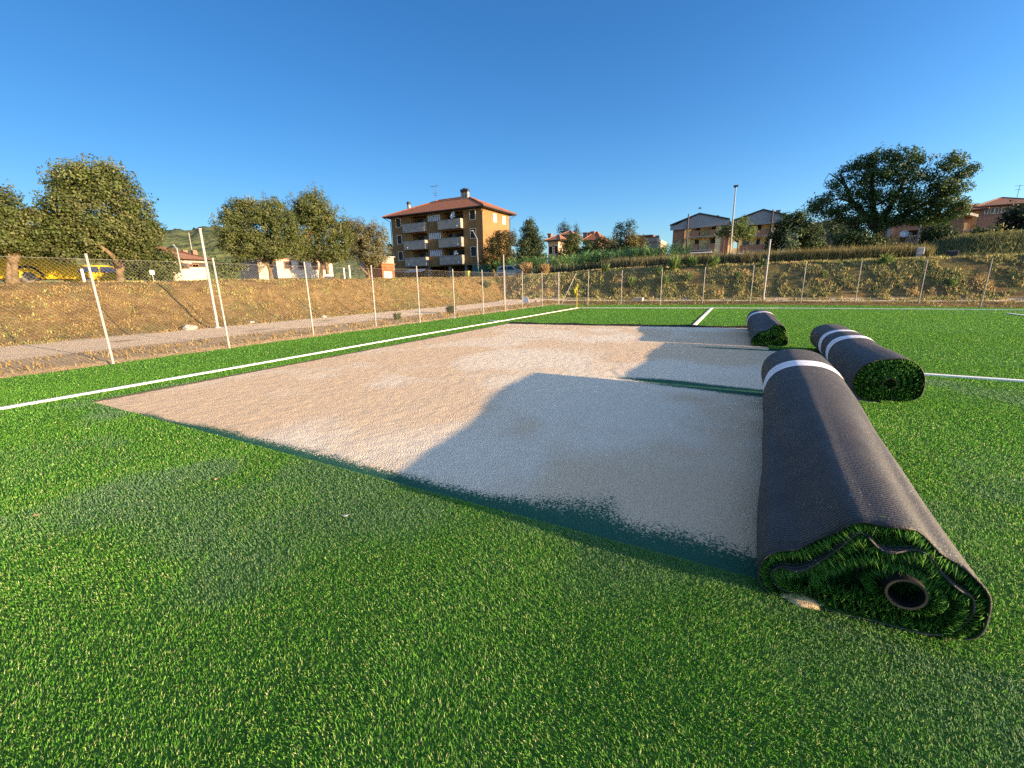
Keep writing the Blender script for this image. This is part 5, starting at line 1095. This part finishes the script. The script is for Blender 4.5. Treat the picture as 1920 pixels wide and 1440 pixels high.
# ================================================================== vehicles
tyre = mat('tyre', (.02, .02, .02), .8); rimm = mat('wheel_rim', (.10, .10, .10), .7, spec=.15); carglass = mat('car_glass', (.012, .016, .022), .08, spec=.7)
def wheel(root, c, r, w_, axis):
    c = Vector(c); a = Vector(axis).normalized(); m = MB(); m.tube([c-a*w_/2, c+a*w_/2], r, 20); o = m.build('wheel', tyre, root)
    m = MB(); m.tube([c-a*(w_/2+.01), c+a*(w_/2+.01)], r*.6, 16); m.build('rim', rimm, o)
def bus():
    X = -35.0; yb = float(on_x(146, 500, X)[1]); ya = yb-11.; z0 = float(ground_z(X, yb-3))+.05
    col = mat('bus_yellow', (.55, .36, .006), .7, spec=.12); blk = mat('bus_black', (.010, .010, .012), .6, spec=.15)
    r = empty('bus', (X-1.25, (ya+yb)/2, z0), 'yellow bus with black windows parked behind the trees at the left edge', 'bus')
    zb, zm, zt = z0+.35, z0+1.55, z0+3.1
    m = MB(); m.hexa([(X-2.5, ya, zb), (X, ya, zb), (X, yb, zb), (X-2.5, yb, zb), (X-2.48, ya, zm), (X-.02, ya, zm), (X-.02, yb, zm), (X-2.48, yb, zm)]); m.build('body', col, r, bevel=.08)
    m = MB(); m.hexa([(X-2.46, ya+.03, zm+.004), (X-.04, ya+.03, zm+.004), (X-.04, yb-.05, zm+.004), (X-2.46, yb-.05, zm+.004), (X-2.36, ya+.1, zt), (X-.14, ya+.1, zt), (X-.14, yb-.3, zt), (X-2.36, yb-.3, zt)]); m.build('window_band', blk, r, bevel=.06)
    m = MB(); m.hexa([(X-2.38, ya+.05, zt+.004), (X-.12, ya+.05, zt+.004), (X-.12, yb-.25, zt+.004), (X-2.38, yb-.25, zt+.004), (X-2.2, ya+.2, zt+.2), (X-.3, ya+.2, zt+.2), (X-.3, yb-.5, zt+.2), (X-2.2, yb-.5, zt+.2)]); m.build('roof', blk, r, bevel=.05)
    for k in range(6):
        y = ya+.5+k*1.75; m = MB(); m.box(X-.12, X-.025, y, y+.06, zm+.1, zt-.1); m.build('window_pillar', blk, r)
    wy = float(on_x(57, 530, X)[1])
    for y in (wy, wy-5.9):
        for x in (X-.15, X-2.35): wheel(r, (x, y, z0+.45), .48, .28, (1, 0, 0))
        m = MB(); n_ = 12
        for k in range(n_):
            a, b_ = pi*k/n_, pi*(k+1)/n_; m.face([(X+.012, y+.62*cos(a), z0+.45+.62*sin(a)), (X+.012, y+.62*cos(b_), z0+.45+.62*sin(b_)), (X+.012, y+.5*cos(b_), z0+.45+.5*sin(b_)), (X+.012, y+.5*cos(a), z0+.45+.5*sin(a))])
        m.build('wheel_arch', blk, r, fix=False)
bus()
def car(name, lab, origin, ang, L, Wd, Hh, paint, prof, glassp):
    """side profile extruded across the width; ang = heading in the ground plane"""
    o = Vector([float(c) for c in origin]); r = empty(name, o, lab, 'car'); u = Vector((cos(ang), sin(ang), 0)); v = Vector((-sin(ang), cos(ang), 0))
    P = lambda s, t, z: o+u*(s*L)+v*(t*Wd)+Vector((0, 0, z*Hh))
    def loft(pr, ins, nm, mm):
        m = MB(); n = len(pr)
        A = [P(s, -.5+i_, z) for (s, z), i_ in zip(pr, ins)]; B = [P(s, .5-i_, z) for (s, z), i_ in zip(pr, ins)]
        m.face(A); m.face(B[::-1])
        for k in range(n): l = (k+1) % n; m.face([A[k], A[l], B[l], B[k]])
        return m.build(nm, mm, r, bevel=.05)
    ins = [.02 if z < .62 else .10 if z > .9 else .03 for s, z in prof]
    loft(prof, ins, 'body', paint)
    for gp in glassp:
        for sd_ in (-1, 1):
            m = MB(); q_ = [P(s, sd_*(.507-.07*max(0, (z-.6)/.4)-(.0)), z) for s, z in gp]; m.face(q_); ob = m.build('side_window', carglass, r, fix=False); so_ = ob.modifiers.new('t', 'SOLIDIFY'); so_.thickness = .01
    for s in (-.31, .31):
        for t in (-.44, .44): wheel(r, P(s, t, 0)+Vector((0, 0, .3)), .3, .2, v)
    return r, P
silver = mat('silver_paint', (.34, .34, .30), .6, spec=.2)
p = on_y(954, 517, 48.5); pr = [(-.5, .16), (.5, .16), (.5, .42), (.46, .54), (.27, .62), (.12, .93), (.02, 1.0), (-.3, .99), (-.45, .9), (-.5, .6)]
r_, P = car('parked_car', 'silver compact car parked on the crest in front of the reeds', (p[0]+.1, p[1]+.8, float(ground_z(p[0], p[1]+.8))-.05), 0.0, 3.75, 1.65, 1.5, silver, pr, [[(-.42, .66), (-.12, .64), (-.12, .92), (-.36, .92)], [(-.09, .64), (.2, .63), (.07, .91), (-.09, .92)]])
m = MB(); m.face([P(.262, -.42, .645), P(.262, .42, .645), P(.13, .36, .92), P(.13, -.36, .92)]); o = m.build('windscreen', carglass, r_, fix=False); s_ = o.modifiers.new('t', 'SOLIDIFY'); s_.thickness = .02; s_.offset = 1
for t in (-.36, .36): m = MB(); q_ = P(.497, t, .47); m.blob(q_, .12, 3, 0, (.4, 1, .7), 2, 0); m.build('headlight', whitepaint, r_, smooth=True)
ylw = mat('yellow_paint', (.42, .27, .01), .7, spec=.15)
p = on_x(195, 520, -42); car('parked_car', 'yellow car behind the forked trunk of the largest olive tree', (p[0], p[1], float(ground_z(p[0], p[1]))), pi/2, 4.0, 1.7, 1.45, ylw, pr, [[(-.42, .66), (-.12, .64), (-.12, .92), (-.36, .92)], [(-.09, .64), (.2, .63), (.07, .91), (-.09, .92)]])

# ================================================================== street furniture
lampgrey = mat('lamp_grey', (.26, .27, .28), .7, spec=.15); greenp = mat('green_paint', (.03, .13, .10), .5)
p = on_y(1366.5, 499, 44); t = at_d(1379.5, 350, hypot(p[0], p[1])); z0 = float(ground_z(p[0], p[1])); r = empty('light_mast', (p[0], p[1], z0), 'tall thin light mast with a small flat head on the crest before the gabled apartments', 'lamp')
m = MB(); m.tube([(p[0], p[1], z0-.2), (p[0]-.02, p[1], z0+2), (p[0]-.05, p[1], t[2])], [.085, .075, .045], 10); m.build('pole', lampgrey, r)
m = MB(); m.prism([(-.12+p[0]-.05, t[2]-.05), (p[0]+.02, t[2]-.05), (p[0]+.16, t[2]+.07), (p[0]+.10, t[2]+.10), (p[0]-.20, t[2]+.10), (p[0]-.26, t[2]+.07)], 'y', p[1]-.2, p[1]+.2); m.build('lamp_head', dkmetal, r, bevel=.02)
p = on_y(897, 516, 50); D = hypot(p[0], p[1]); a = at_d(892.5, 448, D); h = at_d(884, 433, D-.3); z0 = float(ground_z(p[0], p[1])); r = empty('street_lamp', (p[0], p[1], z0), 'street lamp with a short bent arm and green base before the ochre apartment house', 'lamp')
m = MB(); m.tube([(p[0], p[1], z0+1.2), (p[0], p[1], a[2]), (h[0]+.25, h[1]+.1, h[2]-.1)], [.07, .05, .04], 8); m.build('pole', lampgrey, r)
m = MB(); m.tube([(p[0], p[1], z0-.2), (p[0], p[1], z0+1.2)], .085, 8); m.build('pole_foot', greenp, r)
m = MB(); m.blob((h[0], h[1], h[2]), .28, 2, 0, (1.3, .5, .35), 2, .0); m.build('lamp_head', lampgrey, r, smooth=True)
p = on_x(343, 524, -27); D = hypot(p[0], p[1]); a = at_d(329, 466, D); z0 = float(ground_z(p[0], p[1])); r = empty('street_lamp', (p[0], p[1], z0), 'slender pale lamp post on the crest before the low cream house', 'lamp')
m = MB(); m.tube([(p[0], p[1], z0-.2), (p[0], p[1], a[2]), (p[0]-.25, p[1], a[2]+.18)], [.04, .032, .028], 8); m.build('pole', lampgrey, r); m = MB(); m.blob((p[0]-.35, p[1], a[2]+.2), .1, 2, 0, (1.5, .7, .4), 2, 0); m.build('lamp_head', lampgrey, r, smooth=True)
p = on_y(1717, 463, 60); D = hypot(p[0], p[1]); a = at_d(1720, 425, D); z0 = float(ground_z(p[0], p[1])); m = MB(); m.tube([(p[0], p[1], z0-.2), (p[0], p[1], a[2]+.2)], .07, 8); m.tube([(p[0], p[1], a[2]+.2), (p[0], p[1], a[2]+.3)], .1, 8); tag(m.build('metal_pole', lampgrey), 'grey metal pole before the brick flats, beside their loggia', 'pole')
for px, y0_, y1_, lab in ((645.5, 515, 503, 'shorter white marker post on the crest of the left bank'), (656, 515, 498, 'taller white marker post on the crest of the left bank')):
    p = on_x(px, y0_, -24); z0 = float(ground_z(p[0], p[1])); t = at_d(px-1.5, y1_, hypot(p[0], p[1])); m = MB(); m.tube([(p[0], p[1], z0-.1), (p[0], p[1], t[2])], .05, 8); m.tube([(p[0], p[1], t[2]), (p[0], p[1], t[2]+.03)], .04, 8); tag(m.build('marker_post', whitepaint), lab, 'post', 'white marker posts on the left crest')
p = on_x(159, 530, -25); z0 = float(ground_z(p[0], p[1])); t = at_d(155, 505, hypot(p[0], p[1])); m = MB(); m.tube([(p[0], p[1], z0-.1), (p[0], p[1], t[2])], .05, 8); m.tube([(p[0], p[1], t[2]), (p[0], p[1], t[2]+.02)], .04, 8); tag(m.build('marker_post', whitepaint), 'pale marker post on the crest left of the nearest fence post', 'post')
p = on_x(287, 521, -24.5); z0 = float(ground_z(p[0], p[1])); t = at_d(287, 509, hypot(p[0], p[1])); r = empty('sign', (p[0], p[1], z0), 'little white sign on a stake at the crest of the left bank', 'sign')
m = MB(); m.tube([(p[0], p[1], z0-.1), (p[0], p[1], t[2])], .02, 6); m.build('stake', lampgrey, r); m = MB(); m.box(p[0]-.02, p[0]+.01, p[1]-.09, p[1]+.09, t[2]-.14, t[2]+.06); m.build('plate', whitepaint, r)
p = on_y(1722, 483, 39.8); z0 = float(ground_z(p[0], p[1])); r = empty('utility_box', (p[0], p[1], z0), 'white utility box on a plinth on the crest right of the big tree', 'box')
m = MB(); m.box(p[0]-0.172, p[0]+0.132, p[1]-0.132, p[1]+0.132, z0-.1, z0+0.363); m.build('plinth', cem, r); m = MB(); m.box(p[0]-0.132, p[0]+0.211, p[1]-0.158, p[1]+0.145, z0+0.366, z0+0.825); m.build('cabinet', whitepaint, r, bevel=.02); m = MB(); m.box(p[0]-0.079, p[0]+0.158, p[1]-0.173, p[1]-0.160, z0+0.409, z0+0.779); m.build('door', white_r, r)
p = on_y(1784, 480, 40.2); z0 = float(ground_z(p[0], p[1])); r = empty('waste_bin', (p[0], p[1], z0), 'black waste container on the roadside at the right', 'bin')
m = MB(); m.hexa([(p[0]-0.220, p[1]-0.176, z0+0.048), (p[0]+0.220, p[1]-0.176, z0+0.048), (p[0]+0.220, p[1]+0.176, z0+0.048), (p[0]-0.220, p[1]+0.176, z0+0.048), (p[0]-0.286, p[1]-0.220, z0+0.480), (p[0]+0.286, p[1]-0.220, z0+0.480), (p[0]+0.286, p[1]+0.220, z0+0.480), (p[0]-0.286, p[1]+0.220, z0+0.480)]); m.build('body', mat('bin_black', (.02, .02, .03), .5), r, bevel=.03)
m = MB(); m.hexa([(p[0]-0.308, p[1]-0.242, z0+0.482), (p[0]+0.308, p[1]-0.242, z0+0.482), (p[0]+0.308, p[1]+0.242, z0+0.482), (p[0]-0.308, p[1]+0.242, z0+0.482), (p[0]-0.264, p[1]-0.132, z0+0.552), (p[0]+0.264, p[1]-0.132, z0+0.552), (p[0]+0.264, p[1]+0.132, z0+0.552), (p[0]-0.264, p[1]+0.132, z0+0.552)]); m.build('lid', dkmetal, r, bevel=.02)
for s in (-.18, .18): wheel(r, (p[0]+s, p[1]-0.167, z0+0.043), .045, .035, (0, 1, 0))
p = on_y(877, 519, 47.5); z0 = float(ground_z(p[0], p[1])); r = empty('waste_bin', (p[0], p[1], z0), 'small yellow wheeled bin on the crest before the apartment house', 'bin')
m = MB(); m.hexa([(p[0]-.2, p[1]-.2, z0), (p[0]+.2, p[1]-.2, z0), (p[0]+.2, p[1]+.2, z0), (p[0]-.2, p[1]+.2, z0), (p[0]-.27, p[1]-.26, z0+.85), (p[0]+.27, p[1]-.26, z0+.85), (p[0]+.27, p[1]+.26, z0+.85), (p[0]-.27, p[1]+.26, z0+.85)]); m.build('body', mat('bin_yellow', (.55, .50, .12), .5), r); m = MB(); m.box(p[0]-.29, p[0]+.29, p[1]-.29, p[1]+.29, z0+.854, z0+.93); m.build('lid', mat('bin_lid', (.6, .55, .15), .5), r, bevel=.02)
# green screen and hedge at the foot of the apartment house
p = on_y(905, 510, 54); m = MB(); q0, q1 = on_y(886, 510, 54)[0], on_y(924, 510, 54)[0]; z0 = float(ground_z(p[0], 54))
for k in range(6): m.box(q0+(q1-q0)*k/6, q0+(q1-q0)*(k+1)/6-.03, 54, 54.06, z0, z0+1.9)
tag(m.build('garden_screen', greenp), 'dark green garden screen at the right foot of the ochre apartment house', 'fence')
# bird
p = at_d(1312, 391, 55); m = MB(); c = Vector([float(k) for k in p])
m.tube([c+Vector((-.16, 0, .02)), c+Vector((-.06, 0, .03)), c, c+Vector((.1, 0, -.02)), c+Vector((.2, 0, -.02))], [.015, .045, .05, .03, .006], 8)
for s in (-1, 1):
    m.face([c+Vector((-.06, 0, .04)), c+Vector((.05, 0, .04)), c+Vector((.10, s*.16, .14)), c+Vector((.02, s*.18, .15))]); m.face([c+Vector((.02, s*.18, .15)), c+Vector((.10, s*.16, .14)), c+Vector((.24, s*.36, .09))])
m.face([c+Vector((.16, .02, -.02)), c+Vector((.16, -.02, -.02)), c+Vector((.32, -.06, -.02)), c+Vector((.25, 0, -.02)), c+Vector((.32, .06, -.02))])
tag(m.build('bird', mat('bird_dark', (.03, .03, .035), .7), fix=False), 'small dark bird flying above the left gabled apartments', 'bird')
